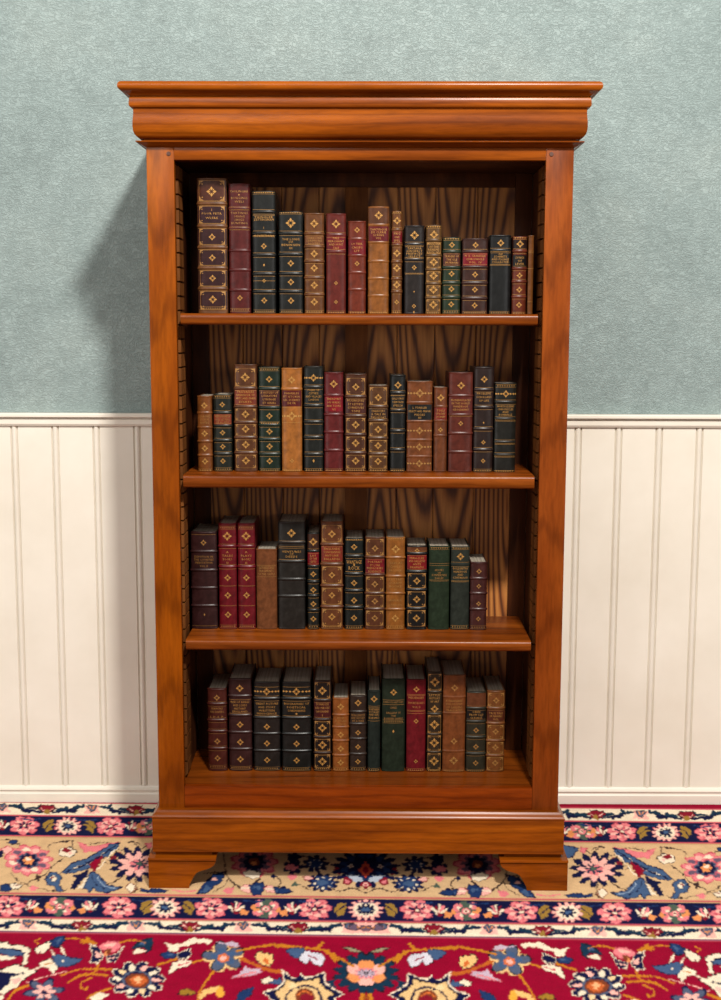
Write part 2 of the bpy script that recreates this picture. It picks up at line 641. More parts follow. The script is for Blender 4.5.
def red_bud(x, y, s=1.0, d=1):
    for a, c in ((-.9, IV), (-.45, WINE), (0, IV), (.45, PK), (.9, IV)):
        Ln(c, 2.3 * s, [(x - d * 2 * s, y + 4 * s), (x + d * (9 * math.sin(a) - 1) * s, y + (4 - 9.5 * math.cos(a)) * s)])
    P(ORG, [(x + d * px * s, y + py * s) for px, py in ((4, 0), (12, 3), (9, 7), (3, 6))])
    B(WINE, x - d * 1 * s, y + 4 * s, 2.6 * s, 1.8 * s)


fill_rows(CR, 700, 802.2)
fill_rows(PKD, 802.0, 803.2)
fill_rows(IV, 803.2, 815.2)
fill_rows(PKD, 815.2, 816.4)
fill_rows(NAVY, 816.4, 835.6)
fill_rows(PKD, 835.6, 836.8)
fill_rows(SAND2, 836.8, 838.0)
fill_rows(SAND, 838.0, 893.2)
fill_rows(PKD, 893.2, 894.6)
fill_rows(SAND2, 894.6, 895.6)
fill_rows(NAVY, 895.6, 917.2)
fill_rows(PKD, 917.2, 918.8)
fill_rows(SAND2, 918.8, 919.6)
fill_rows(IV, 919.6, 931.4)
fill_rows(MAU, 931.4, 932.4)
fill_rows(PKD, 932.4, 933.4)
fill_rows(CR, 933.4, 2000)


def slope(x, y70):
    """height of a border line at column x, given its height at column 70"""
    return y70 + (x - 70) * .0100


zoom(0, 0, 1)
# navy borders
def navy_row(y70, seq, s, base=None):
    for kind, x in seq:
        y = slope(x, y70)
        if kind == 'P': pink_flower(x, y, s)
        if kind == 'S': toothed_star(x, y, s)
        if kind == 'R': rosette(x, y, s)
        if kind == 'L': gold_leaf(x, y, s, 1)
        if kind == 'l': gold_leaf(x, y, s, -1)
        if kind == 'B': red_bud(x, y, s, 1)
        if kind == 'b': red_bud(x, y, s, -1)
    for i in range(14):
        Ln(BLD, 1.1, [(i * 28 - 8, slope(i * 28, y70 - 8 * s)), (i * 28 + 4, slope(i * 28, y70 - 6.5 * s)), (i * 28 + 12, slope(i * 28, y70 - 8 * s))]) if i % 2 else None


navy_row(906.6, [('S', 364), ('L', 341), ('P', 315), ('b', 291), ('R', 266), ('B', 237), ('P', 211), ('l', 188), ('S', 165), ('L', 147), ('P', 119), ('b', 89), ('R', 60), ('B', 31), ('P', 8), ('l', -14), ('S', -36), ('L', -58)], 1.0)
navy_row(826.0, [('P', 24), ('L', 49), ('S', 68), ('l', 90), ('P', 111), ('B', 133), ('R', 150), ('b', 168), ('P', 190), ('l', 211), ('S', 231), ('l', 252), ('P', 272), ('B', 293), ('R', 314), ('S', 364), ('L', 342), ('b', 1), ('R', -18), ('P', -60)], .87)


# ivory guard borders
def guard(y70, cups, pals, h, s):
    xs = sorted([(x, 1) for x in cups] + [(x, -1) for x in pals])
    for (xa, ka), (xb, kb) in zip(xs[:-1], xs[1:]):
        ya, yb = slope(xa, y70 + (.32 if ka > 0 else -.30) * h), slope(xb, y70 + (.32 if kb > 0 else -.30) * h)
        w = xb - xa
        Ln(NAVY, 2.4 * s, [(xa + .12 * w, ya), (xa + .35 * w, ya * .72 + yb * .28), (xa + .65 * w, ya * .28 + yb * .72), (xb - .12 * w, yb)])
        mx, my = (xa + xb) / 2, (ya + yb) / 2
        sg = 1 if yb > ya else -1
        for dx, sd in ((-.20, -1), (.0, 1), (.20, -1)):
            cx, cy = mx + dx * w, my + sg * dx * h * .6
            P(NAVY if sd > 0 else TEAL, [(cx - .15 * w, cy - sg * .18 * h), (cx - .06 * w, cy + sd * .30 * h), (cx + .06 * w, cy + sd * .26 * h), (cx + .13 * w, cy + sd * .42 * h), (cx + .19 * w, cy + sg * .10 * h), (cx + .03 * w, cy + sd * .02 * h)])
    for x in cups:
        y = slope(x, y70)
        P(WINE, [(x + a * s, y + b * s) for a, b in ((-11.5, -1), (-8, -3), (-7.5, -5), (-3, -4), (0, -5.4), (3, -4), (7.5, -5), (8, -3), (11.5, -1), (7, 1), (6, 3.5), (-6, 3.5), (-7, 1))], BLK, .7)
        Ln(PKL, .9, [(x - 7 * s, y - 1.2 * s), (x - 2 * s, y + 2 * s)]); Ln(PKL, .9, [(x + 7 * s, y - 1.2 * s), (x + 2 * s, y + 2 * s)])
        P(GOD, [(x - 4 * s, y + 5.4 * s), (x - 2.5 * s, y + 1.5 * s), (x, y - .5 * s), (x + 2.5 * s, y + 1.5 * s), (x + 4 * s, y + 5.4 * s)])
    for x in pals:
        y = slope(x, y70 - .6)
        P(PKL, [(x + a * s, y + b * s) for a, b in ((-10, 5), (-7, 0), (-8, -4), (8, -4), (7, 0), (10, 5))])
        P(BLG, [(x + a * s, y + b * s) for a, b in ((-6, -2.5), (-4, -4.5), (4, -4.5), (6, -2.5), (3.5, 1), (0, 3.4), (-3.5, 1))], BLK, .6)
        Ln(ORG, .9, [(x - 3 * s, y - 3 * s), (x, y + .5), (x + 3 * s, y - 3 * s)])


guard(925.4, [82, 190, 298, -26], [28, 136, 243, 350, -80], 11.0, 1.0)
P(PKL, [(346, 933), (350, 926), (358, 922.5), (380, 922.5), (386, 933)])
P(MAU, [(348, 929), (350, 925), (356, 924), (359, 927), (362, 925), (366, 926), (370, 924), (378, 924), (384, 929), (376, 931), (370, 929), (365, 931), (360, 929), (354, 931)], BLK, .6)
Ln(GO, 1.1, [(357, 926), (361, 928), (366, 926.5), (371, 928)])
guard(809.2, [47, 136, 225, 314, -42], [2, 92, 180, 270, 360, -86], 11.0, .88)

# main sand border, left and under the case
zoom(0, 790, 4.506)
LNK = (58, 40, 40)
Ln(LNK, .9, [(330, 225), (328, 255), (345, 280)])
Ln(LNK, .9, [(328, 228), (250, 236), (222, 250), (220, 270)])
Ln(LNK, .9, [(300, 300), (245, 335), (215, 370), (178, 395), (168, 410)])
Ln(LNK, 1.0, [(50, 375), (78, 405), (130, 430), (200, 447), (280, 457), (305, 446)])
Ln(LNK, .9, [(0, 440), (60, 437), (110, 425), (165, 398)])
P(LNK, [(165, 380), (185, 385), (178, 400), (170, 415), (160, 405)])
Ln(LNK, .9, [(0, 225), (45, 222), (85, 245), (105, 265)])
P(BLD, [(30, 238), (55, 222), (80, 225), (78, 240), (55, 246)], LNK, .7)
Ln(LNK, .8, [(355, 235), (390, 245), (440, 238), (495, 236)]); Ln(LNK, .8, [(405, 247), (410, 236)]); Ln(LNK, .8, [(445, 242), (450, 231)])
# pink palmette
B(PKD, 128, 315, 112, 72, 11, .22, .3, .8)
B(PK, 128, 315, 106, 67, 11, .22, .3, .8)
for a in range(11):
    t = a * 2 * math.pi / 11
    B((PKL, MAU, IV)[a % 3], 128 + 74 * math.cos(t), 315 + 46 * math.sin(t), 18, 9)
B(PKD, 128, 317, 66, 42, 8, .3, .1)
B(BLG, 128, 317, 56, 38, 8, .25, .5)
B(NAVY, 128, 317, 46, 34, 8, .3, .1)
B(ORG, 128, 317, 26, 20, 6, .3, .2)
B(IV, 126, 312, 12, 8)
P(PKL, [(0, 268), (35, 250), (62, 268), (30, 290)], PKD, .7)
P(NAVY, [(-10, 275), (15, 272), (22, 285), (0, 308), (-10, 300)])
# small cream bud
B(LNK, 303, 280, 42, 25, 5, .2); B(IV, 303, 280, 38, 22, 5, .2); B(WINE, 300, 272, 22, 12, 4, .4); B(PKL, 318, 285, 9, 6)
# blue bud
P(BL, [(205, 400), (225, 370), (250, 368), (278, 395), (268, 425), (285, 455), (265, 460), (240, 435), (212, 425)], NAVY, .9)
P(IV, [(225, 395), (240, 380), (262, 392), (250, 410), (232, 412)], NAVY, .5); Ln(WINE, .8, [(228, 398), (252, 392)])
# big saz leaf
P(PK, [(350, 232), (400, 252), (450, 250), (540, 230), (505, 255), (450, 278), (385, 278), (362, 258)], PKD, .6)
P(BL, [(540, 238), (500, 244), (440, 280), (390, 308), (318, 330), (300, 350), (270, 375), (340, 372), (400, 352), (440, 322), (478, 300), (525, 268)], NAVY, .9)
Ln(IV, 1.0, [(330, 352), (400, 330), (470, 282)])
P(NAVY, [(310, 447), (342, 398), (328, 384), (372, 374), (402, 352), (396, 384), (362, 418), (338, 447)])
P(IV, [(545, 248), (500, 280), (462, 330), (430, 362), (400, 378), (372, 420), (345, 447), (372, 440), (396, 418), (420, 372), (452, 352), (482, 308)])
P(WINE, [(462, 288), (432, 303), (403, 335), (408, 352), (426, 372), (444, 342), (462, 312)])
P(CR, [(455, 293), (425, 318), (412, 338), (426, 356), (440, 335)])
P(BL, [(404, 372), (424, 366), (462, 400), (482, 428), (552, 438), (520, 452), (480, 462), (442, 456), (420, 440), (402, 466), (390, 442), (370, 446), (385, 420), (398, 392)], NAVY, .9)
Ln(NAVY, .8, [(412, 380), (430, 420), (470, 445)]); Ln(NAVY, 1.3, [(300, 366), (380, 338), (460, 292), (520, 250)]); Ln((150, 168, 190), .8, [(440, 395), (470, 430), (520, 442)])
for k in range(7):
    Ln(NAVY, .8, [(330 + k * 26, 352 - k * 13), (350 + k * 26, 362 - k * 15)])
P(WINE, [(488, 308), (508, 296), (512, 284), (545, 280), (540, 296), (524, 306), (512, 318)])
for k in range(6):
    Ln(LNK, .7, [(470 + k * 13, 325 - k * 12), (488 + k * 13, 333 - k * 12)])
# navy palmette with the pink star
B(NAVY, 612, 334, 122, 82, 13, .36, .3, 1.1)
B(PKL, 614, 334, 84, 58, 9, .46, .1, 1.1)
B(PK, 622, 336, 40, 26, 7, .3)
B(TEAL, 630, 332, 42, 26, 7, .6, .2, 2)
B(GRN, 628, 330, 14, 9)
Ln(LNK, .8, [(640, 252), (600, 232), (580, 236)]); Ln(LNK, .8, [(600, 235), (632, 262), (660, 250)])
P(PK, [(655, 242), (682, 238), (690, 254), (668, 264)], PKD, .7)
Ln(LNK, .9, [(560, 384), (520, 410), (480, 426), (478, 415)])
P(IV, [(562, 438), (588, 416), (620, 440), (592, 464)], BRN, 1.0); Ln(LNK, .8, [(606, 400), (618, 440), (600, 465)])
P(PK, [(128, 440), (148, 430), (172, 440), (160, 456), (140, 455)])
P(BLD, [(0, 430), (30, 420), (55, 438), (40, 455), (0, 455)], NAVY, .8); P(IV, [(45, 425), (75, 418), (100, 430), (80, 446), (52, 444)], LNK, .7); Ln(WINE, .9, [(55, 432), (88, 430)])
zoom(140, 830, 4.506)
P(BLD, [(0, 262), (30, 268), (70, 262), (130, 272), (95, 284), (40, 282), (0, 276)], NAVY, .7)
Ln(PK, 1.2, [(150, 270), (200, 278), (250, 272)])
# motifs below the plinth
Ln(LNK, 1.5, [(372, 40), (378, 115), (390, 200), (430, 245), (480, 262), (540, 220)])
Ln(LNK, 1.1, [(392, 196), (340, 190), (290, 195)]); Ln(LNK, 1.0, [(398, 212), (385, 245), (330, 280)]); Ln(LNK, 1.0, [(430, 245), (400, 275)])
P(BLD, [(255, 287), (290, 240), (330, 200), (382, 188), (372, 230), (330, 256), (308, 282)], NAVY, 1.0)
P(BL, [(275, 280), (300, 250), (320, 258), (300, 280)]); B(PKL, 335, 222, 12, 9)
P(PK, [(372, 272), (395, 258), (425, 258), (418, 282), (392, 290)])
B(PKD, 515, 145, 112, 70, 9, .28, .2, .8); B(PK, 515, 145, 100, 60, 9, .3, .2, .8); B(MAU, 515, 145, 74, 48, 9, .3, .5)
B(NAVY, 515, 145, 54, 40, 8, .3); B(BRN, 515, 142, 26, 18); B(ORG, 515, 148, 14, 8)
P(IV, [(462, 190), (500, 178), (548, 190), (540, 212), (508, 220), (475, 208)], LNK, .8)
P(PKL, [(450, 262), (470, 245), (495, 242), (500, 285), (470, 282)], WINE, .6); Ln(IV, 1.0, [(462, 262), (492, 262)])
P(BLD, [(490, 250), (520, 238), (556, 236), (565, 255), (545, 290), (505, 292), (500, 270)], NAVY, .8); P(BL, [(505, 258), (545, 246), (540, 272)])
P(PKL, [(555, 262), (575, 246), (600, 250), (608, 282), (575, 280)], WINE, .6); Ln(IV, 1.0, [(565, 264), (598, 266)])
P(BLD, [(600, 258), (650, 258), (688, 280), (655, 288), (608, 286)], NAVY, .8); P(BL, [(612, 266), (650, 266), (655, 280), (615, 280)])
Ln(LNK, 1.2, [(620, 258), (634, 235), (622, 212), (600, 205)]); B(NAVY, 602, 208, 12, 12)
zoom(280, 830, 4.506)
B(NAVY, 60, 165, 48, 38, 7, .4); B(PK, 52, 168, 30, 16, 5, .3); P(PK, [(32, 205), (75, 195), (70, 222), (45, 226)]); B(NAVY, 62, 120, 36, 22, 5, .4)
Ln(LNK, 1.1, [(85, 115), (130, 125), (160, 160), (175, 195), (190, 230)])
B(NAVY, 160, 152, 62, 42, 9, .36, .2, 1.0); B(BLD, 158, 150, 36, 24, 6, .3)
for a in range(7): B(IV, 160 + 28 * math.cos(a * .9), 152 + 18 * math.sin(a * .9), 5, 3)
B(NAVY, 195, 236, 74, 44, 11, .34, .4, 1.0); B(BLD, 195, 236, 58, 34, 9, .35, 0, 1.0); B(BL, 190, 236, 24, 14)
for a in range(8): B(IV, 195 + 40 * math.cos(a * .785), 238 + 24 * math.sin(a * .785), 5.5, 3.5)
P(PKL, [(105, 210), (128, 204), (150, 216), (135, 228), (112, 226)], WINE, .6)
P(GRN, [(48, 252), (66, 234), (95, 246), (72, 250)]); Ln(LNK, .9, [(90, 246), (120, 262), (135, 268)])
P(BLD, [(-10, 262), (30, 258), (56, 276), (20, 284), (-10, 284)], NAVY, .7)
Ln(LNK, 1.0, [(215, 258), (270, 275), (330, 262), (390, 286)])
B(WINE, 262, 180, 20, 20)
B(NAVY, 386, 170, 160, 92, 17, .34, .3, 1.1)
B(BLD, 386, 165, 118, 62, 11, .34, 0, 1.1); B(NAVY, 386, 165, 90, 48, 9, .3)
for sx in (-1, 1):
    P((176, 186, 200), [(386 + sx * a, b_) for a, b_ in ((10, 222), (35, 205), (92, 200), (72, 212), (50, 236), (20, 232))])
    B(IV, 386 + sx * 68, 162, 12, 8); B(WINE, 386 + sx * 66, 162, 6, 5)
P((196, 74, 52), [(386, 140), (352, 180), (386, 218), (420, 180)], NAVY, .8); P(WINE, [(386, 158), (370, 180), (386, 202), (402, 180)])
B(WINE, 304, 230, 22, 17); B(PK, 304, 232, 11, 8)
B(WINE, 386, 246, 24, 16); B(PKL, 386, 246, 12, 8); B(PKD, 386, 246, 5, 4)
for kx in range(300, 400, 26):
    Ln(LNK, .8, [(kx, 268), (kx + 12, 258)])
# more of the same border further back, under the case
B(PKD, 60, 60, 70, 40, 9, .3); B(PKL, 60, 60, 40, 22, 7, .3); B(NAVY, 380, 70, 90, 36, 11, .35); B(PK, 380, 66, 50, 20, 7, .3); B(NAVY, 230, 60, 56, 28, 8, .35)
P(BL, [(150, 60), (190, 48), (200, 72), (170, 84)], NAVY, .8)
zoom(140, 830, 4.506)
P(BL, [(60, 60), (180, 40), (260, 80), (200, 120), (90, 100)], NAVY, .9); B(PK, 300, 100, 40, 24, 5, .3); B(NAVY, 200, 150, 60, 30, 9, .35)

# ---- crimson field
zoom(0, 910, 5.546)
GOL = (190, 118, 32)
Ln(GOL, 1.6, [(210, 187), (198, 170), (225, 158)])
Ln(GOL, 1.5, [(365, 158), (430, 158), (480, 170)]); P(GOL, [(440, 180), (485, 152), (520, 172), (542, 190), (490, 188)])
Ln(GOL, 1.8, [(340, 365), (400, 340), (470, 326), (620, 330)]); Ln(GOL, 1.8, [(548, 296), (530, 338), (480, 362)]); Ln(GOL, 1.8, [(380, 400), (470, 356), (600, 362)])
Ln(GOL, 1.5, [(505, 378), (455, 400), (450, 430), (478, 440), (485, 425)]); Ln(GOL, 2.2, [(40, 500), (75, 455), (130, 425), (195, 410)]); Ln(GOL, 2.4, [(480, 490), (540, 460), (610, 435)])
Ln(PKL, 1.0, [(150, 400), (250, 370), (370, 340)])
P(IV, [(-10, 178), (40, 174), (55, 196), (110, 190), (168, 214), (158, 255), (150, 300), (118, 312), (130, 262), (118, 226), (60, 212), (-10, 212)], BLK, .8)
P(BL, [(-10, 214), (60, 214), (138, 236), (122, 252), (60, 256), (-10, 240)], NAVY, .9); P(IV, [(-10, 250), (50, 258), (90, 264), (60, 275), (-10, 276)])
P(IV, [(-10, 335), (40, 318), (85, 298), (170, 328), (205, 338), (150, 372), (118, 398), (95, 430), (60, 440), (22, 472), (-10, 462)], BLK, .8)
P(NAVY, [(-10, 342), (60, 345), (118, 355), (60, 372), (50, 412), (20, 425), (10, 444), (-10, 446)]); P(PKL, [(60, 388), (105, 372), (120, 385), (80, 415)]); Ln(NAVY, .9, [(90, 352), (150, 350)])
for k in range(5): Ln(IV, 1.0, [(120 + k * 14, 345 - k * 3), (165 + k * 14, 352 - k * 9)])
P(IV, [(190, 218), (238, 186), (290, 162), (276, 205), (240, 245), (222, 232), (205, 242)], BLK, .6)
P(IV, [(338, 196), (368, 250), (352, 258), (328, 206)]); P(IV, [(283, 215), (312, 256), (290, 252)])
P(BLD, [(273, 177), (310, 148), (366, 144), (356, 176), (330, 206), (290, 206)], BLK, .8); P(BL, [(300, 168), (350, 152), (320, 190)])
P(IV, [(215, 290), (280, 268), (302, 290), (326, 316), (290, 356), (270, 322), (218, 312)], BLK, .6); Ln(GOL, 1.0, [(250, 300), (300, 290)])
P(BL, [(290, 255), (330, 243), (400, 265), (458, 268), (422, 300), (370, 316), (320, 312), (300, 290)], NAVY, .9); B(IV, 350, 282, 8, 5)
P(NAVY, [(498, 188), (548, 205), (572, 262), (540, 292), (498, 290), (512, 240)], IV, .7); P(NAVY, [(590, 252), (640, 246), (688, 198), (640, 288), (600, 286)], IV, .7)
P(PK, [(545, 205), (560, 190), (600, 172), (660, 178), (672, 202), (632, 232), (590, 232), (562, 218)], PKD, .8); P(PKL, [(565, 200), (610, 182), (650, 186), (620, 202)])
P(PKL, [(530, 222), (566, 248), (550, 266), (524, 256)]); P(PKL, [(598, 270), (640, 258), (655, 238), (628, 275)]); B(BRN, 600, 228, 22, 16); P(ORG, [(568, 250), (590, 225), (600, 252)])
B(NAVY, 245, 452, 122, 82, 6, .56, .5, 1.3); B(BLG, 245, 452, 106, 70, 6, .56, .5, 1.3); B(PKL, 245, 452, 66, 42, 6, .66, 0, 1); B(NAVY, 248, 458, 20, 14)
P(IV, [(500, 480), (560, 455), (600, 470), (560, 500), (510, 510)])
P(IV, [(-10, 470), (20, 478), (10, 500), (-10, 500)])
zoom(110, 910, 5.546)
# round flower
B(IV, 150, 385, 160, 103, 10, .26, .3, .8); B(NAVY, 150, 385, 153, 98, 10, .26, .3, .8)
for a in range(10):
    t = a * 2 * math.pi / 10 + .3 * 2 / 10
    petal = [(150 + q * 150 * math.cos(t + d), 385 + q * 95 * math.sin(t + d)) for q, d in ((.50, -.22), (.74, -.24), (.90, -.10), (.95, .02), (.86, .14), (.72, .22), (.50, .20))]
    P((PKL, IV, (228, 196, 150), IV)[a % 4], petal, NAVY, 1.5)
B(BLG, 150, 388, 84, 52); B(NAVY, 150, 388, 70, 45); B(BRN, 152, 390, 66, 42); B((190, 92, 46), 156, 392, 46, 28); P((232, 170, 120), [(118, 384), (160, 366), (182, 384), (158, 392), (176, 404), (140, 412), (148, 396)])
P(TEAL, [(118, 215), (150, 180), (190, 162), (238, 152), (242, 185), (218, 230), (198, 236), (192, 208), (150, 210)], BLK, .7); P(BL, [(150, 190), (200, 172), (190, 196)])
P(IV, [(122, 225), (160, 208), (200, 226), (180, 240), (135, 245)], WINE, .6); Ln(GOL, 1.5, [(50, 180), (130, 165), (195, 180)])
P(IV, [(303, 178), (340, 190), (395, 188), (430, 170), (462, 153), (520, 158), (562, 165), (555, 188), (480, 180), (425, 200), (392, 202), (370, 232), (330, 228), (322, 205)])
P(BLD, [(273, 245), (320, 228), (378, 245), (362, 266), (300, 268)], BLK, .7); P(BL, [(300, 248), (345, 240), (350, 256)])
P(NAVY, [(380, 238), (450, 208), (440, 226), (455, 245), (420, 272), (372, 268)], IV, .6)
P(IV, [(328, 336), (352, 292), (390, 274), (468, 284), (432, 310), (372, 326), (324, 358)], BLK, .5); Ln(PKD, 1.1, [(380, 305), (440, 290)])
Ln(GOL, 1.8, [(265, 302), (320, 286), (372, 268)]); Ln(GOL, 1.5, [(455, 290), (530, 272)])
B((226, 186, 130), 630, 262, 122, 86, 5, .35, 1.25, .8)
B(BLK, 630, 258, 130, 90, 5, .60, 1.25, 1.1); B(BLG, 630, 258, 118, 81, 5, .60, 1.25, 1.1); B(BL, 630, 258, 74, 50, 5, .6, 1.25); B((206, 106, 60), 628, 266, 34, 24); B(PKL, 628, 266, 18, 12)
P(LIL, [(588, 172), (630, 180), (690, 175), (722, 200), (690, 205), (620, 188)])
Ln(GOL, 2.4, [(575, 340), (530, 400), (500, 450), (488, 500)])
P((150, 112, 40), [(372, 466), (400, 435), (450, 440), (482, 462), (420, 472)], BLK, .6)
P((226, 180, 110), [(490, 485), (520, 440), (600, 418), (636, 452), (622, 485), (592, 460), (540, 462), (505, 500)])
P(LIL, [(674, 380), (700, 360), (740, 340), (750, 362), (700, 375)])
zoom(220, 910, 5.546)
Ln(GOL, 2.0, [(95, 228), (200, 206), (320, 192), (430, 203), (530, 212), (572, 178)]); Ln(GOL, 1.8, [(300, 200), (420, 208), (520, 215)]); Ln(GOL, 2.2, [(530, 212), (600, 230), (640, 268), (725, 312)])
P(GOL, [(600, 232), (640, 236), (652, 268), (640, 292), (625, 272)])
P(BL, [(362, 226), (400, 210), (470, 208), (484, 240), (440, 266), (408, 262)], NAVY, .9); P((206, 204, 214), [(470, 222), (510, 236), (560, 238), (582, 262), (562, 312), (520, 300), (498, 272), (484, 305), (432, 276), (450, 255)], BLK, .6); Ln(CR, 1.2, [(490, 250), (545, 275)])
P((228, 186, 120), [(193, 262), (205, 232), (228, 228), (240, 240), (262, 238), (292, 246), (296, 290), (270, 312), (228, 302)], BLK, .7); P((206, 106, 50), [(235, 290), (250, 262), (270, 275), (268, 300)])
Ln((180, 92, 34), 3.2, [(115, 268), (180, 296), (250, 326), (345, 344)])
P(LIL, [(58, 382), (90, 358), (115, 348), (140, 310), (165, 325), (222, 320), (232, 346), (162, 366), (100, 372)], PKD, .5); Ln(PK, 1.0, [(90, 368), (200, 342)])
P(IV, [(228, 385), (270, 372), (300, 385), (330, 378), (330, 398), (240, 408)], BLK, .6); P(BL, [(270, 400), (335, 375), (350, 405), (300, 415)], NAVY, .6)
P(IV, [(232, 456), (290, 438), (322, 428), (352, 395), (342, 326), (402, 372), (440, 370), (450, 350), (480, 372), (520, 362), (584, 340), (582, 398), (625, 428), (690, 468), (640, 486), (640, 600), (260, 600), (290, 500)])
P(NAVY, [(242, 456), (295, 442), (330, 430), (360, 396), (350, 338), (402, 380), (450, 362), (480, 380), (578, 350), (574, 402), (620, 434), (678, 468), (630, 484), (630, 600), (270, 600), (300, 500)])
P((222, 184, 128), [(300, 455), (350, 430), (372, 385), (420, 400), (480, 392), (555, 372), (552, 408), (590, 440), (640, 468), (600, 478), (610, 600), (300, 600), (330, 490)], BLK, .7)
P(NAVY, [(360, 470), (400, 430), (470, 410), (540, 430), (570, 480), (560, 600), (360, 600)]); P((222, 184, 128), [(375, 470), (408, 440), (470, 422), (530, 440), (555, 485), (545, 600), (375, 600)])
B(BRN, 472, 478, 56, 44); B(WINE, 480, 488, 36, 28); B((228, 200, 150), 402, 418, 22, 18); Ln((206, 106, 50), 1.2, [(430, 470), (470, 450), (510, 470)])
P(TEAL, [(590, 395), (640, 385), (632, 415), (655, 432), (610, 420)])
P(BLD, [(82, 505), (108, 456), (140, 440), (188, 424), (178, 462), (130, 505)], BLK, .7)
B((226, 160, 60), 0, 455, 24, 30)
zoom(310, 910, 5.546)
P((150, 138, 110), [(178, 206), (215, 204), (252, 214), (298, 236), (230, 228)], BLK, .5)
B(BLK, 305, 350, 182, 118, 15, .26, .1, 1.0); B(TEAL, 305, 350, 175, 112, 15, .26, .1, 1.0)
for a in range(6):
    t = a * math.pi / 3 + math.pi / 6
    B(BLK, 305 + 70 * math.cos(t), 350 + 44 * math.sin(t), 46, 30)
for a in range(6):
    t = a * math.pi / 3 + math.pi / 6
    B((ORG, PKL, ORG, PKL, ORG, (232, 170, 120))[a], 305 + 70 * math.cos(t), 350 + 44 * math.sin(t), 41, 26)
B(PK, 305, 350, 58, 34, 9, .3); B(LIL, 305, 350, 46, 24, 9, .35)
for a in range(9): Ln(BLK, .6, [(305 + 14 * math.cos(a * .7), 350 + 8 * math.sin(a * .7)), (305 + 40 * math.cos(a * .7), 350 + 22 * math.sin(a * .7))])
B(BLK, 305, 350, 8, 9)
Ln(GOL, 4.0, [(290, 470), (285, 500), (280, 560)]); Ln((150, 80, 24), 1.4, [(305, 465), (304, 560)])
Ln(GOL, 2.0, [(90, 235), (170, 270), (240, 312)])

# half-size the grid, then lay the pattern out left and right of its axis
PIC = CAN[:nv // 2 * 2, :nu // 2 * 2].reshape(nv // 2, 2, nu // 2, 2, 3).mean(axis=(1, 3))


def pattern(X, Y):
    u, w = uv_of(X, Y)
    u = -np.abs(u)
    vend = band_v(1003)
    w = np.where(w > vend, 2 * vend - w, w)            # beyond the photograph the field runs on, turned back on itself
    ue = -1.078 + .285 * np.clip(w, 0, 1.2)
    u = np.where(u < ue, 2 * ue - u, u)
    fx = np.clip((.02 - u) / (2 * DU) - .5, 0, PIC.shape[1] - 1.001)
    fy = np.clip((w - V0) / (2 * DV) - .5, 0, PIC.shape[0] - 1.001)
    i, j = fx.astype(int), fy.astype(int)
    a, b_ = (fx - i)[..., None], (fy - j)[..., None]
    return (PIC[j, i] * (1 - a) + PIC[j, i + 1] * a) * (1 - b_) + (PIC[j + 1, i] * (1 - a) + PIC[j + 1, i + 1] * a) * b_


RX, RY0 = 1.34, 2.02
nx, ny = 1301, 430
xs = np.linspace(-RX, RX, nx)
ys = np.linspace(RY0, RB - .0005, ny)
MX, MY = np.meshgrid(xs, ys)
rgb = pattern(MX, MY)
rgb[(np.abs(MX) > RX - .015) | (MY < RY0 + .015)] = lin(WINE)
MZ = -.0006 * np.random.rand(ny, nx)
co = np.stack([MX, MY, MZ], -1).reshape(-1, 3)
ii = np.arange(nx * ny).reshape(ny, nx)
quads = np.stack([ii[:-1, :-1], ii[:-1, 1:], ii[1:, 1:], ii[1:, :-1]], -1).reshape(-1, 4)
ring = np.concatenate([ii[0, :], ii[1:, -1], ii[-1, -2::-1], ii[-2:0:-1, 0]])
low = co[ring].copy(); low[:, 2] = -.0118
nb = len(ring)
base = nx * ny
k = np.arange(nb)
skirt = np.stack([ring, base + k, base + (k + 1) % nb, ring[(k + 1) % nb]], -1)
allv = np.concatenate([co, low])
allq = np.concatenate([quads, skirt])
me = bpy.data.meshes.new('rug')
me.vertices.add(len(allv)); me.vertices.foreach_set('co', allv.ravel())
me.loops.add(allq.size); me.loops.foreach_set('vertex_index', allq.ravel())
me.polygons.add(len(allq)); me.polygons.foreach_set('loop_start', np.arange(len(allq)) * 4)
me.polygons.foreach_set('use_smooth', np.ones(len(allq), bool))
me.update(calc_edges=True)
att = me.color_attributes.new('pile_colour', 'FLOAT_COLOR', 'POINT')
allc = np.ones((len(allv), 4)); allc[:base, :3] = rgb.reshape(-1, 3); allc[base:, :3] = lin(WINE)
att.data.foreach_set('color', allc.ravel())
me.materials.append(pile)
rug = bpy.data.objects.new('rug', me)
COL.objects.link(rug)
tag(rug, 'large crimson rug with navy and sand floral borders under the bookcase', 'rug')

# ------------------------------------------------------------------ the bookcase
CX = -.008
case = empty('bookcase', (CX, D, 0))
case.rotation_euler = (0, 0, -.0085)
tag(case, 'tall open cherry wood bookcase with stepped cornice and bracket feet', 'bookcase')
HW, IW = .4945, .4305
DP = BACK - D


def part(mb, name, mat, auto=None):
    return mb.build(name, mat, case, auto=auto)


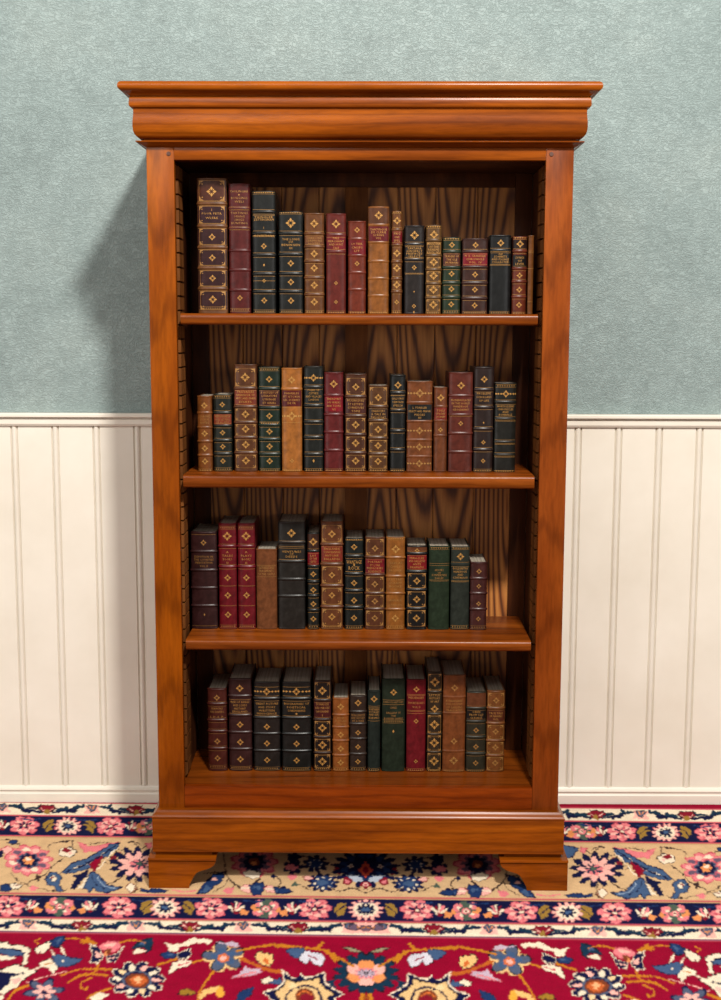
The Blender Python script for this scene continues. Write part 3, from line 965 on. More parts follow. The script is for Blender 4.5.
def swept(profile, name, mat, front=0.0):
    """profile of (overhang, z) carried round left side, front and right side with mitred corners"""
    g = MB()
    n = len(profile)
    vs = []
    for o, z in profile:
        vs += [(-HW - o, DP, z), (-HW - o, -o - front * (o > 0), z), (HW + o, -o - front * (o > 0), z), (HW + o, DP, z)]
    fs = []
    for i in range(n - 1):
        for k in range(3):
            fs.append((i * 4 + k, i * 4 + k + 1, i * 4 + 4 + k + 1, i * 4 + 4 + k))
    bm = bmesh.new()
    bv = [bm.verts.new(p) for p in vs]
    for f in fs:
        bm.faces.new([bv[i] for i in f])
    a, z = 0, (n - 1) * 4
    bm.faces.new([bv[a], bv[a + 1], bv[a + 2], bv[a + 3]])
    bm.faces.new([bv[z + 3], bv[z + 2], bv[z + 1], bv[z]])
    bm.faces.new([bv[i * 4] for i in range(n)] + [bv[i * 4 + 3] for i in range(n - 1, -1, -1)])
    bmesh.ops.recalc_face_normals(bm, faces=list(bm.faces))
    g.from_bm(bm, 0, True)
    return part(g, name, mat, 32)


swept([(0, 1.908), (.030, 1.908), (.0315, 1.8985), (.034, 1.9010), (.0385, 1.9035), (.0445, 1.9060), (.0495, 1.9085), (.0525, 1.9115), (.0537, 1.9150), (.0537, 1.9190), (.0525, 1.9230), (.0500, 1.9260), (.046, 1.9280), (.03, 1.9285)], 'cornice_top', wood_x)
swept([(0, 1.8065), (.009, 1.8065), (.0145, 1.8075), (.0190, 1.8105), (.0225, 1.8150), (.0250, 1.8220), (.0260, 1.832), (.0257, 1.843), (.0246, 1.854), (.0238, 1.864), (.0240, 1.8710), (.0260, 1.8728), (.0300, 1.8740), (.0322, 1.8770), (.0325, 1.882), (.0318, 1.890), (.0305, 1.8955), (.0290, 1.8970), (.0270, 1.909)], 'cornice_frieze', wood_x)
swept([(0, 1.788), (.004, 1.790), (.010, 1.7935), (.016, 1.7965), (.0200, 1.7975), (.0210, 1.7990), (.0200, 1.8005), (.004, 1.8012), (.004, 1.806), (0, 1.8062)], 'bed_moulding', wood_x)

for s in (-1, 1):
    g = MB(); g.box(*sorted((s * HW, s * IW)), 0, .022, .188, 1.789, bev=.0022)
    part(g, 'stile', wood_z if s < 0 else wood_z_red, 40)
    g = MB(); g.box(*sorted((s * (HW - .001), s * (IW + .012))), .0225, DP - .002, .188, 1.789)
    part(g, 'side_panel', wood_z)
    g = MB()
    # ratchet strip: a toothed batten the shelf supports hang on
    pts = [(0.0, .250)]
    z = .262
    while z < 1.74:
        pts += [(.0125, z), (.0125, z + .029), (.004, z + .030), (.004, z + .0335)]
        z += .034
    pts += [(.0, z)]
    g2 = [(s * (IW + .0115) - s * p[0], p[1]) for p in pts]
    g.prism(g2, 'y', .056, .122)
    part(g, 'ratchet_strip', wood_strip)
    # inner lining behind the strip
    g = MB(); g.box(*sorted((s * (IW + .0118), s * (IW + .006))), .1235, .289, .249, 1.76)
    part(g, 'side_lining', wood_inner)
    g = MB()
    bm = bmesh.new()
    bmesh.ops.create_cone(bm, cap_ends=True, segments=20, radius1=.0052, radius2=.0046, depth=.003)
    bmesh.ops.rotate(bm, verts=list(bm.verts), matrix=Matrix.Rotation(math.pi / 2, 3, 'X'))
    bmesh.ops.translate(bm, verts=list(bm.verts), vec=(s * (IW + .012), -.0008, 1.774))
    g.from_bm(bm)
    part(g, 'peg', peg_mat)

g = MB(); g.box(-IW, IW, .001, .022, 1.760, 1.789, bev=.0015)
part(g, 'top_rail', wood_x, 40)
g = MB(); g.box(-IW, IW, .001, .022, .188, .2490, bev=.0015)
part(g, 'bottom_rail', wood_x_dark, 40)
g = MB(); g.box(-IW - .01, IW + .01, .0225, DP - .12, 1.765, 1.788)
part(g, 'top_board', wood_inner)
g = MB(); g.box(-IW - .01, IW + .01, .0225, .31, .222, .2485)
part(g, 'bottom_shelf', wood_x2)


def shelf(zt, th):
    g = MB()
    pr = [(.012 + .008, zt), (.012 + .003, zt - .002), (.012 + .0006, zt - .006), (.012, zt - th / 2), (.012 + .0006, zt - th + .006), (.012 + .003, zt - th + .002), (.012 + .008, zt - th), (.285, zt - th), (.285, zt)]
    g.prism(pr, 'x', -IW + .0075, IW - .0095)
    for i in range(len(g.sm)): g.sm[i] = True
    return part(g, 'shelf', wood_x2, 40)


SH1, SH2, SH3, SH4 = 1.4085, 1.0243, .6182, .2485
shelf(SH1, .0262); shelf(SH2, .0318); shelf(SH3, .0266)

# framed plank back
g = MB()
pl = np.linspace(-.395, .395, 9)
pl[1:-1] += np.random.uniform(-.012, .012, 7)
shifts = []
for a, b_ in zip(pl[:-1], pl[1:]):
    n0 = len(g.v)
    g.box(a + .0006, b_ - .0006, .303, .316, .24, 1.75, bev=.0012, seg=1)
    sh = (-(a + b_) / 2 + random.uniform(-.045, .045), -.3030 + random.uniform(-.004, .004), -random.uniform(.03, .16))
    shifts += [sh] * (len(g.v) - n0)
for i in range(len(g.sm)): g.sm[i] = False
bp = part(g, 'back_panel', pine)
sa = bp.data.attributes.new('plank_shift', 'FLOAT_VECTOR', 'POINT')
sa.data.foreach_set('vector', np.array(shifts).ravel())
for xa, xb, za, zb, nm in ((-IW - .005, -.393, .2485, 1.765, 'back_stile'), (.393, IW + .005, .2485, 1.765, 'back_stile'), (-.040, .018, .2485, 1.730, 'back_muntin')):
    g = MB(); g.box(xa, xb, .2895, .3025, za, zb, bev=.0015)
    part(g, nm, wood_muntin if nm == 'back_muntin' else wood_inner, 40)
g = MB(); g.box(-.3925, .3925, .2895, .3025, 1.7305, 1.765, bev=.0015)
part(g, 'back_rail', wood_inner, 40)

# plinth with moulded top edge
swept([(0, .0880), (.0120, .0880), (.0130, .0893), (.0130, .173), (.0122, .175), (.0143, .1765), (.0147, .1795), (.0133, .182), (.0090, .1855), (.0055, .190), (.003, .193), (0, .1935)], 'plinth', wood_x, .010)
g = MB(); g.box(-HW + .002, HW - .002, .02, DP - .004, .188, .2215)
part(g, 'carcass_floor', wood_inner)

# bracket feet
foot_prof = [(.166, .0690), (.1655, .066), (.162, .060), (.155, .0545), (.146, .050), (.136, .047), (.127, .044), (.119, .040), (.113, .032), (.107, .021), (.101, .009), (.0995, 0)]
for sx in (-1, 1):
    for rear in (0, 1):
        g = MB()
        X0 = HW + .0225
        poly = [(sx * (X0 - a), z) for a, z in [(0, .0690)] + foot_prof + [(0, 0)]]
        y0 = -.035 if not rear else DP - .022
        g.prism(poly, 'y', y0, y0 + .022)
        yc = -.035 if not rear else DP
        sg = 1 if not rear else -1
        side = [(yc + sg * a * .8, z) for a, z in [(.0275, .0690)] + [q for q in foot_prof] + [(.0275, 0)]]
        g.prism(side, 'x', *sorted((sx * X0, sx * (X0 - .022))))
        cap = sorted((sx * (X0 + .0012), sx * (X0 - .1672)))
        y1, y2 = sorted((yc - sg * .0015, yc + sg * .13))
        g.box(cap[0], cap[1], y1, y2, .0712, .0780, bev=.0014)
        cap = sorted((sx * (X0 - .005), sx * (X0 - .158)))
        y1, y2 = sorted((yc + sg * .006, yc + sg * .12))
        g.box(cap[0], cap[1], y1, y2, .0660, .0714)
        cap = sorted((sx * (X0 - .014), sx * (X0 - .155)))
        y1, y2 = sorted((yc + sg * .022, yc + sg * .12))
        g.box(cap[0], cap[1], y1, y2, .0778, .0900)
        part(g, 'bracket_foot', wood_x, 40)

# ------------------------------------------------------------------ the books
FONT_CACHE = {}


def glyphs(text):
    if text in FONT_CACHE:
        return FONT_CACHE[text]
    cu = bpy.data.curves.new('lettering_source', 'FONT')
    cu.body = text
    cu.resolution_u = 1
    cu.space_character = 1.12
    ob = bpy.data.objects.new('lettering_source', cu)
    COL.objects.link(ob)
    dg = bpy.context.evaluated_depsgraph_get()
    dg.update()
    me = ob.evaluated_get(dg).to_mesh()
    vs = np.array([q.co[:2] for q in me.vertices]).reshape(-1, 2)
    fs = [tuple(p.vertices) for p in me.polygons]
    ob.evaluated_get(dg).to_mesh_clear()
    bpy.data.objects.remove(ob)
    bpy.data.curves.remove(cu)
    if len(vs):
        vs = vs - (vs.min(0) + vs.max(0)) / 2
        vs = vs / max(vs[:, 1].max() * 2, 1e-6)
    FONT_CACHE[text] = (vs, fs)
    return vs, fs


def make_book(row_z, s_in, spec):
    x0, x1, yt, yb, col, depth = spec['box']
    name, label = 'book', spec['label']
    Yf = D + s_in
    ym = (yt + yb) / 2
    X0, X1 = at_y(x0, ym, Yf)[0], at_y(x1, ym, Yf)[0]
    w = X1 - X0 - .0012
    H = at_y((x0 + x1) / 2, yt, Yf)[2] - row_z
    root = empty(name, ((X0 + X1) / 2, Yf, row_z + .0002))
    tag(root, label, 'book', spec['group'])
    pxh = H / (yb - yt)
    Z = lambda py: min(max((yb - py) * pxh, .0028), H - .0028)
    hw = w / 2
    bul = min(.30 * w, .0085)
    cover = leather(col, spec.get('cloth', False))

    def S(x, z, off=0.0):
        t = max(-1, min(1, x / hw))
        return (x * (1 + off / hw * abs(t)), bul * (1 - math.sqrt(max(0, 1 - t * t * .985))) - off, z)

    # cover: rounded spine with raised bands, two boards
    bands = sorted(Z(q) for q in spec.get('bands', []))
    hgt = spec.get('bandh', .0016)
    zl = [(0, -.0006), (.0008, .0006), (.003, .0003), (.004, 0), (.0048, 0)]
    for zb in bands:
        zl += [(zb - .0042, 0), (zb - .0034, 0), (zb - .0022, hgt * .75), (zb - .0008, hgt), (zb + .0008, hgt), (zb + .0022, hgt * .75), (zb + .0034, 0), (zb + .0042, 0)]
    zl += [(H - .0055, 0), (H - .0045, 0), (H - .003, .0003), (H - .0018, .0008), (H - .0005, .0006), (H, -.0004)]
    zl = sorted(zl)
    nseg = 14
    g = MB()
    ang = [(-1 + 2 * i / nseg) for i in range(nseg + 1)]
    xsn = [hw * math.sin(a * math.pi / 2) for a in ang]
    vs = [S(x, z, o) for z, o in zl for x in xsn]
    fs = []
    m_ = nseg + 1
    for i in range(len(zl) - 1):
        for k in range(nseg):
            fs.append((i * m_ + k, i * m_ + k + 1, (i + 1) * m_ + k + 1, (i + 1) * m_ + k))
    g.add(vs, fs, 0, True)
    yb_ = bul * .88 + .0012
    for z, o, flip in ((0, -.0006, True), (H, -.0004, False)):
        cap = [S(x, z, o) for x in xsn] + [(hw - .003, yb_ + .001, z), (-hw + .003, yb_ + .001, z)]
        idx = tuple(range(len(cap)))
        g.add(cap, [idx[::-1] if flip else idx], 0)
    for sx in (-1, 1):
        g.box(*sorted((sx * hw, sx * (hw - .0027))), bul * .86, depth, .0, H - .0006, 0)
    g.build('cover', cover, root)
    g = MB()
    g.box(-hw + .0029, hw - .0029, bul * .9 + .0026, depth - .004, .0026, H - .0024)
    g.build('page_block', paper, root)

    def patch(mb, xa, xb, za, zb, off, n=8):
        vs, fs = [], []
        for i in range(n + 1):
            x = xa + (xb - xa) * i / n
            vs += [S(x, za, off), S(x, zb, off)]
        for i in range(n):
            fs.append((2 * i, 2 * i + 2, 2 * i + 3, 2 * i + 1))
        mb.add(vs, fs, 0, True)

    for pc, ya, yb2 in spec.get('panels', []):
        g = MB(); patch(g, -hw * .97, hw * .97, Z(yb2), Z(ya), .00025, 12)
        g.build('inlay_panel', leather(pc), root)
    for pc, ya, yb2 in spec.get('labels', []):
        g = MB(); patch(g, -hw * .95, hw * .95, Z(yb2), Z(ya), .00040, 12)
        lo = g.build('title_label', leather(pc), root)
        lo['label'] = '%s title label' % spec['lname']

    t, tf = MB(), MB()
    T = .0006

    def hline(y, f=.93, th=T, off=.00062):
        patch(t, -hw * f, hw * f, Z(y) - th / 2, Z(y) + th / 2, off)

    def poly(pts, cx, cz, off=.00066, mb=None):
        (mb or t).add([S(cx + a, cz + b_, off) for a, b_ in pts], [tuple(range(len(pts)))], 0)

    def ornament(y, r, kind='q'):
        cz = Z(y)
        r = r * pxh * .84
        if kind == 'd':
            poly([(-r * .6, 0), (0, -r), (r * .6, 0), (0, r)], 0, cz)
            return
        rx = min(r, hw * .8)
        for a in range(4):
            c_, s_ = (1, 0, -1, 0)[a], (0, 1, 0, -1)[a]
            L1, Wd = (rx if c_ else r), r * .28
            poly([(c_ * L1 * .22, s_ * L1 * .22), (c_ * L1 * .6 + s_ * Wd, s_ * L1 * .6 - c_ * Wd), (c_ * L1, s_ * L1), (c_ * L1 * .6 - s_ * Wd, s_ * L1 * .6 + c_ * Wd)], 0, cz)
            e, e2 = (1, -1, -1, 1)[a], (1, 1, -1, -1)[a]
            poly([(e * rx * .18, e2 * r * .18), (e * rx * .5, e2 * r * .3), (e * rx * .52, e2 * r * .52), (e * rx * .3, e2 * r * .5)], 0, cz)
        if kind == 'w':
            for e in (-1, 1):
                for d_ in (.45, .7, .9):
                    poly([(e * hw * (d_ - .12), 0), (e * hw * d_, r * .28), (e * hw * min(d_ + .08, .95), 0), (e * hw * d_, -r * .28)], 0, cz)

    def frame(ya, yb2, corners=True):
        za, zb = Z(yb2) + .0016, Z(ya) - .0016
        f = .86
        t = tf
        patch(t, -hw * f, hw * f, za, za + .0005, .00062); patch(t, -hw * f, hw * f, zb - .0005, zb, .00062)
        for e in (-1, 1):
            xa = e * hw * f
            patch(t, *sorted((xa, xa - e * .0007)), za, zb, .00062, 1)
            if corners:
                q = min((zb - za) * .26, hw * .42)
                for zc, sz in ((za, 1), (zb, -1)):
                    poly([(0, 0), (-e * q, 0), (-e * q * .55, sz * q * .35), (-e * q * .3, sz * q * .3), (-e * q * .35, sz * q * .55), (0, sz * q)], xa, zc, mb=tf)
                    poly([(-e * q * .5, sz * q * .5), (-e * q * .85, sz * q * .6), (-e * q * .7, sz * q * .8), (-e * q * .55, sz * q * .75)], xa, zc, mb=tf)

    for q in spec.get('lines', []):
        hline(q)
    if spec.get('bandlines', True):
        for q in spec.get('bands', []):
            hline(q - 2.2, th=.0005); hline(q + 2.2, th=.0005)
    for q in spec.get('gilt_rows', []):       # a tooled strip: row of small lozenges between two rules
        hline(q - 1.4, th=.0005); hline(q + 1.4, th=.0005)
        nn = max(3, int(w / .006))
        for i in range(nn):
            xx = -hw * .85 + 1.7 * hw * (i + .5) / nn
            rr = .0015
            poly([(-rr, 0), (0, -rr), (rr, 0), (0, rr)], xx, Z(q))
    for o in spec.get('orn', []):
        ornament(*o)
    for fr in spec.get('frames', []):
        frame(*fr)
    if tf.v:
        tf.build_groups('gilt_border', dull_gilt, root)
    if t.v:
        t.build_groups('gilt_tooling', dull_gilt if spec.get('dull') else gilt, root)
    if spec.get('text'):
        tx = MB()
        for y, string, frac in spec['text']:
            vs, fs = glyphs(string)
            if not len(vs):
                continue
            hg = spec.get('th', 2.0) * pxh
            half = max(abs(vs[:, 0]).max(), .3)
            sxx = min(hg * 1.25, hw * frac / half)
            tx.add([S(a * sxx, Z(y) + b_ * hg, .0008) for a, b_ in vs], fs, 0)
        if tx.v:
            tx.build_groups('lettering', dull_gilt if spec.get('dulltext') else gilt, root)
    return root


def zz(oy, s):
    return lambda *v: [oy + q / s for q in v]


BOOKS = []


def bk(row, x0, x1, yt, yb, col, label, **kw):
    kw['box'] = (x0, x1, yt, yb, col, kw.pop('depth', None))
    kw['label'] = label
    kw['row'] = row
    BOOKS.append(kw)


def Q(ys, r=4.6, kind='q'):
    return [(y, r, kind) for y in ys]


A = zz(165, 5.15)
TAN, BROWN, DBR, BLACK, GREEN, MAR, RBR, CRIM = (124, 80, 40), (100, 64, 36), (60, 38, 30), (30, 33, 31), (32, 50, 38), (96, 32, 30), (112, 50, 32), (118, 16, 32)
# ---- top shelf
b_ = A(66, 195, 308, 415, 520, 625, 745)
bk(1, 197.3, 227, 178, 311, (118, 76, 40), 'tallest brown book with gilt cornered plum panels, first on the top shelf', bands=b_[1:-1],
   panels=[((66, 32, 34), b_[i] + 2.5, b_[i + 1] - 2.5) for i in (2, 3, 4, 5)] + [((92, 48, 30), b_[0] + 3, b_[1] - 2.5)],
   labels=[((64, 26, 36), b_[1] + 2.5, b_[2] - 2.5)], lname='plum', frames=[(b_[i] + 2, b_[i + 1] - 2) for i in range(6)],
   orn=Q(A(135), 6) + Q(A(363, 468, 572), 4.2) + Q(A(680), 5), text=[(A(226)[0], 'I', .2), (A(245)[0], 'FOUR FETR', .75), (A(267)[0], 'WLERE', .5)], gilt_rows=A(725))
bk(1, 228.8, 250.2, 183.5, 311, (98, 32, 30), 'tall maroon book with two lettered panels, second on the top shelf', bands=A(220, 320, 432, 530, 632), bandlines=False, lines=A(213, 227, 313, 327),
   text=[(A(135)[0], 'TAULINGAR', .85), (A(152)[0], '.', .1), (A(168)[0], 'BUGGING', .75), (A(186)[0], 'WELI', .5), (A(243)[0], 'TARTINGS', .8), (A(260)[0], 'ORANG', .5), (A(277)[0], 'SINGS', .45), (A(294)[0], 'BUNTING', .75)], orn=Q(A(672), 3.4), gilt_rows=A(733), dulltext=True)
bk(1, 252.2, 275.6, 191, 311, BLACK, 'tall black book with bare top compartment, third on the top shelf', bands=A(238, 345, 455, 550, 640), gilt_rows=A(142, 740), lines=A(255, 357, 362, 585),
   text=[(A(265)[0], 'TAINGLER', .8), (A(277)[0], 'ZETTINGHAM', .85), (A(318)[0], 'I', .1), (A(358)[0], 'COVERTIONS', .85)], orn=Q(A(410), 3.6) + Q(A(685), 3.8) + Q(A(585), 2.4) + Q(A(505), 1.8, 'd'))
bk(1, 278.6, 303, 211.5, 311, BLACK, 'black book with large gilt quatrefoil at its head, fourth on the top shelf', bands=A(348, 453, 550, 640), gilt_rows=A(245, 740), orn=Q(A(297), 6) + Q(A(498, 592, 686), 4),
   text=[(A(378)[0], 'THE LONG', .7), (A(392)[0], 'OF', .2), (A(406)[0], 'BENINGEN', .75), (A(422)[0], 'III', .2)])
bk(1, 304.3, 324.2, 213, 311, (116, 72, 34), 'light brown book with five gilt blooms, fifth from left on the top shelf', bands=A(350, 415, 488, 570, 655), orn=Q(A(300), 5) + Q(A(450, 522, 608, 692), 4.6), dull=False,
   labels=[((122, 72, 36), A(355)[0] + 1, A(411)[0] - 1)], lname='tan', text=[(A(372)[0], 'HARROWE', .75), (A(385)[0], 'SERMONS', .8), (A(400)[0], 'NOTES', .6)], dulltext=True, gilt_rows=A(742))
bk(1, 326, 346, 213.5, 311, (112, 40, 30), 'russet leather book with scarlet label and plain lower spine on the top shelf', bands=A(357, 440), labels=[((128, 18, 32), A(361)[0], A(434)[0])], lname='scarlet', orn=Q(A(302), 5.2) + Q(A(597, 692), 2.4), gilt_rows=A(745),
   text=[(A(372)[0], 'PALE', .3), (A(388)[0], 'MERCHANT', .8), (A(404)[0], 'AND HUNT', .7), (A(421)[0], 'TALE', .3)], bandh=.0008)
bk(1, 348, 366, 221, 311, (124, 52, 28), 'short orange-brown book with scarlet label, left of the tall tan book on the top shelf', bands=A(378, 460, 545, 630), labels=[((128, 18, 30), A(384)[0], A(454)[0])], lname='scarlet', orn=Q(A(333), 3.4) + Q(A(500), 3), bandlines=False, bandh=.0009,
   text=[(A(402)[0], 'LO TREK', .6), (A(420)[0], 'CRISPS', .6), (A(437)[0], 'LIT', .3)], gilt_rows=A(748))
bk(1, 368, 389, 206.5, 311, (152, 96, 40), 'tall tan book with scarlet label and plain lower compartments on the top shelf', bands=A(305, 392, 487, 573, 660), bandlines=False, bandh=.0009, labels=[((112, 18, 28), A(312)[0], A(386)[0])], lname='scarlet', panels=[((104, 62, 32), A(216)[0], A(300)[0])],
   orn=Q(A(258), 5), text=[(A(328)[0], 'TANTINGUE', .8), (A(342)[0], 'DE CLERIE', .7), (A(356)[0], 'SCRING', .5), (A(371)[0], 'VOL', .25)], gilt_rows=A(745))
bk(1, 391.6, 402.2, 211, 311, (118, 74, 36), 'narrow brown book with scarlet label, right of the tall tan book on the top shelf', bands=A(330, 405, 490, 575, 640), labels=[((120, 16, 30), A(335)[0], A(400)[0])], lname='scarlet', orn=Q(A(285, 447, 522, 605), 4.6) + Q(A(692), 3),
   text=[(A(350)[0], 'PRIG', .6), (A(367)[0], 'OND', .5), (A(384)[0], 'SPEL', .6)], gilt_rows=A(742, 243))
bk(1, 404.3, 424.2, 225.5, 311, (44, 36, 34), 'charcoal book with large gilt quatrefoil and long bare lower spine on the top shelf', bands=A(405, 480), lines=A(548, 552, 412, 473), bandh=.0009, orn=Q(A(360), 5.2) + Q(A(520), 3) + Q(A(712), 2.6) + Q(A(742), 1.6, 'd') + Q(A(640), 1.2, 'd'),
   text=[(A(425)[0], 'TARTARA', .7), (A(438)[0], 'GINGERLY', .8), (A(451)[0], 'PREFACES', .8), (A(465)[0], 'SELECT', .6)])
bk(1, 425.8, 441.6, 225, 311, (106, 76, 40), 'gilt covered olive-brown book left of the green book on the top shelf', bands=A(385, 460, 530, 600, 670), orn=Q(A(357), 5) + Q(A(493, 560, 630, 705), 5), frames=[(a, c) for a, c in zip(A(392, 465, 535, 605, 675), A(455, 526, 596, 666, 740))],
   text=[(A(402)[0], 'MANTERS', .75), (A(417)[0], 'OF THE', .6), (A(431)[0], 'REALMS', .7), (A(445)[0], 'VOL IV', .6)], gilt_rows=A(318, 748))
bk(1, 442.6, 460.6, 237.5, 311, (44, 60, 40), 'green leather book with brown title label on the top shelf', bands=A(443, 520, 597, 668), labels=[((92, 42, 32), A(449)[0], A(514)[0])], lname='brown', orn=Q(A(410, 552, 627, 703), 3.6), gilt_rows=A(380, 740),
   text=[(A(466)[0], 'TRADERS OF', .8), (A(482)[0], 'THE ISLE', .6), (A(497)[0], 'MURRAIN', .7)])
bk(1, 462.2, 488, 238.5, 311, (70, 40, 32), 'broad dark brown book with bright scarlet label on the top shelf', bands=A(443, 518, 597, 673), labels=[((136, 16, 38), A(449)[0], A(512)[0])], lname='scarlet', orn=Q(A(411, 556, 630, 708), 3.6), gilt_rows=A(745),
   text=[(A(464)[0], 'M. D. CRANDALE', .8), (A(480)[0], 'CHRONICLE', .7), (A(496)[0], 'VOL. IV', .5)])
bk(1, 489.5, 511, 235, 311, (26, 28, 28), 'glossy black book without bands below its title on the top shelf', bands=A(437), lines=A(442, 505, 509), bandh=.0007, orn=Q(A(400), 4.2), gilt_rows=A(745),
   text=[(A(455)[0], 'OF', .2), (A(467)[0], 'SONNETS', .6), (A(480)[0], 'AND FOLIAGE', .8), (A(494)[0], 'COLLECTED', .8)])
bk(1, 512.4, 526.8, 236.5, 311, (114, 54, 34), 'russet book with small black label near the right end of the top shelf', bands=A(440, 525, 590, 665), labels=[((28, 24, 26), A(459)[0], A(518)[0])], lname='black', panels=[((48, 28, 24), A(385)[0], A(428)[0])], orn=Q(A(405), 4.4) + Q(A(560, 630, 705), 3.6), gilt_rows=A(375, 748),
   text=[(A(472)[0], 'SONGS', .6), (A(488)[0], 'OF', .3), (A(503)[0], 'LEVER', .6)])
bk(1, 527.8, 533.6, 235.5, 311, (122, 76, 32), 'very thin plain tan book last on the right of the top shelf', lines=A(440, 448, 525, 690))

# ---- second shelf
C = zz(350, 5.768)
G5 = zz(350, 5.15)
bk(2, 197.3, 212, 396, 471, (136, 82, 36), 'small tan book without coloured label, first on the second shelf', bands=C(362, 445, 525, 605), orn=Q(C(320, 480, 565, 640), 4), labels=[((140, 84, 36), C(368)[0], C(440)[0])], lname='tan', text=[(C(382)[0], 'CORONE', .7), (C(400)[0], 'LUXUS', .6), (C(418)[0], 'NOTES', .6)], dulltext=True, bandlines=False, gilt_rows=C(692))
bk(2, 213.4, 231.8, 394.5, 471, (38, 42, 34), 'small blackish green book with rust label, second on the second shelf', bands=C(362, 435, 520, 597), labels=[((142, 62, 38), C(368)[0], C(430)[0])], lname='rust', orn=Q(C(315, 475, 555, 638), 3.4), gilt_rows=C(270, 685), text=[(C(383)[0], 'MEMORANDA', .8), (C(400)[0], 'AND LETTERS', .8), (C(416)[0], 'OF A LADY', .7)], dulltext=True)
fb = C(95, 220, 325, 415, 502, 590, 690)
bk(2, 234, 257, 364.5, 471, (104, 64, 36), 'tall gilt-framed brown book with rust label, third on the second shelf', bands=fb[1:-1], frames=[(fb[i] + 1.5, fb[i + 1] - 1.5) for i in (0, 2, 3, 4, 5)], labels=[((136, 60, 34), fb[1] + 1.5, fb[2] - 1.5)], lname='rust', orn=Q(C(157), 5.5) + Q(C(368, 453, 543), 4.8) + Q(C(635), 5),
   text=[(C(240)[0], 'TRAVAILES', .75), (C(258)[0], 'HANDBOOK OF', .8), (C(277)[0], 'ARTS AND FARM', .85), (C(297)[0], 'ESSAYS', .6)])
bk(2, 258.6, 280.2, 367, 471, (28, 48, 36), 'dark green book with oxblood label beside the yellow-tan book on the second shelf', bands=C(222, 330, 430, 513, 598), labels=[((78, 24, 24), C(230)[0], C(323)[0])], lname='oxblood', orn=Q(C(168, 378, 467, 553, 638), 4), gilt_rows=C(112, 420, 690),
   text=[(C(245)[0], 'A HISTORY OF', .8), (C(263)[0], 'LITERATURE', .7), (C(283)[0], 'LYRINGE', .6), (C(303)[0], 'ET SERIES', .6)])
bk(2, 281.6, 302, 368, 471, (176, 114, 52), 'yellow-tan book with oxblood label and smooth lower spine on the second shelf', bands=C(224), bandlines=False, labels=[((100, 24, 26), C(232)[0], C(322)[0])], lname='oxblood', orn=Q(C(172), 4.4) + Q(C(378), 5.5, 'w') + Q(C(635), 2.6), lines=C(330, 415), gilt_rows=C(695),
   text=[(C(248)[0], 'PARABLES', .7), (C(267)[0], 'ET ISTORIA', .8), (C(286)[0], 'LES GUERRES', .8), (C(304)[0], 'DE FR', .4)])
bk(2, 303.8, 323.3, 366.5, 471, (34, 37, 33), 'black book with wide gilt spray at its head on the second shelf', bands=C(213, 318, 412, 500, 597), orn=Q(C(160), 4.6, 'w') + Q(C(635), 2.2, 'd'), gilt_rows=C(688), text=[(C(230)[0], 'POEMS OF', .6), (C(248)[0], 'CITIES', .5), (C(266)[0], 'AND VILLAGES', .8), (C(284)[0], 'LONDON', .5)])
bk(2, 324.2, 343.2, 372.5, 471, (108, 34, 34), 'maroon book with crimson label and empty lower compartments on the second shelf', bands=C(260, 370, 470, 575), bandlines=False, lines=C(264, 365), labels=[((140, 18, 36), C(266)[0], C(352)[0])], lname='crimson', orn=Q(C(195), 4.8), gilt_rows=C(690),
   text=[(C(280)[0], 'TREASURY', .75), (C(300)[0], 'ON WALKS', .7), (C(320)[0], 'AND TOURS', .75), (C(340)[0], 'VI', .2)])
fb = C(150, 268, 378, 485, 590, 690)
bk(2, 345, 366.4, 374, 471, (88, 52, 32), 'brown book with gilt compartments, right of the maroon book on the second shelf', bands=fb[1:-1], frames=[(fb[i] + 1.5, fb[i + 1] - 1.5) for i in (0, 2, 3, 4)], labels=[((86, 40, 30), fb[1] + 2, fb[2] - 2)], lname='dark brown', orn=Q(C(212), 4.4) + Q(C(428, 533, 635), 4.8), gilt_rows=C(688),
   text=[(C(290)[0], 'MUSINGUES', .8), (C(310)[0], 'ET LETTRES', .7), (C(330)[0], 'CURIEUSES', .75), (C(350)[0], 'TOME', .4)])
bk(2, 368.3, 388, 385.5, 471, (98, 64, 34), 'short brown book with dark label, left of the slim black book on the second shelf', bands=C(325, 405, 505, 595), labels=[((62, 38, 28), C(333)[0], C(396)[0])], lname='dark brown', orn=Q(C(273), 4.4) + Q(C(455, 547, 637), 4.4), frames=[(a, c) for a, c in zip(C(212, 412, 512, 602), C(318, 498, 588, 680))],
   text=[(C(350)[0], 'CHANCERY', .7), (C(368)[0], 'A TALE IN', .7), (C(386)[0], 'TWO BOOKS', .75)], gilt_rows=C(688))
bk(2, 390, 405.5, 375, 471, (30, 32, 31), 'slim black book left of the black-labelled tan book on the second shelf', bands=C(246, 346, 463, 571), orn=Q(C(202), 4.4), lines=C(262, 338), gilt_rows=C(690), text=[(C(278)[0], 'GALLOWAY', .8), (C(298)[0], 'CERTAIN', .7), (C(318)[0], 'SPEECH', .6)])
bk(2, 406.8, 432.4, 381.5, 471, (130, 76, 38), 'broad tan book with black label on the second shelf', bands=G5(270, 365, 460, 545), bandlines=False, bandh=.001, labels=[((26, 26, 26), G5(279)[0], G5(357)[0])], lname='black', orn=Q(G5(222), 5.4, 'w') + Q(G5(412, 495, 580), 4.6, 'w'), dull=True,
   text=[(G5(295)[0], 'L. FONDLER', .55), (G5(313)[0], 'SELECT AND MINOR', .85), (G5(331)[0], 'PIECES', .4), (G5(346)[0], 'III', .15)])
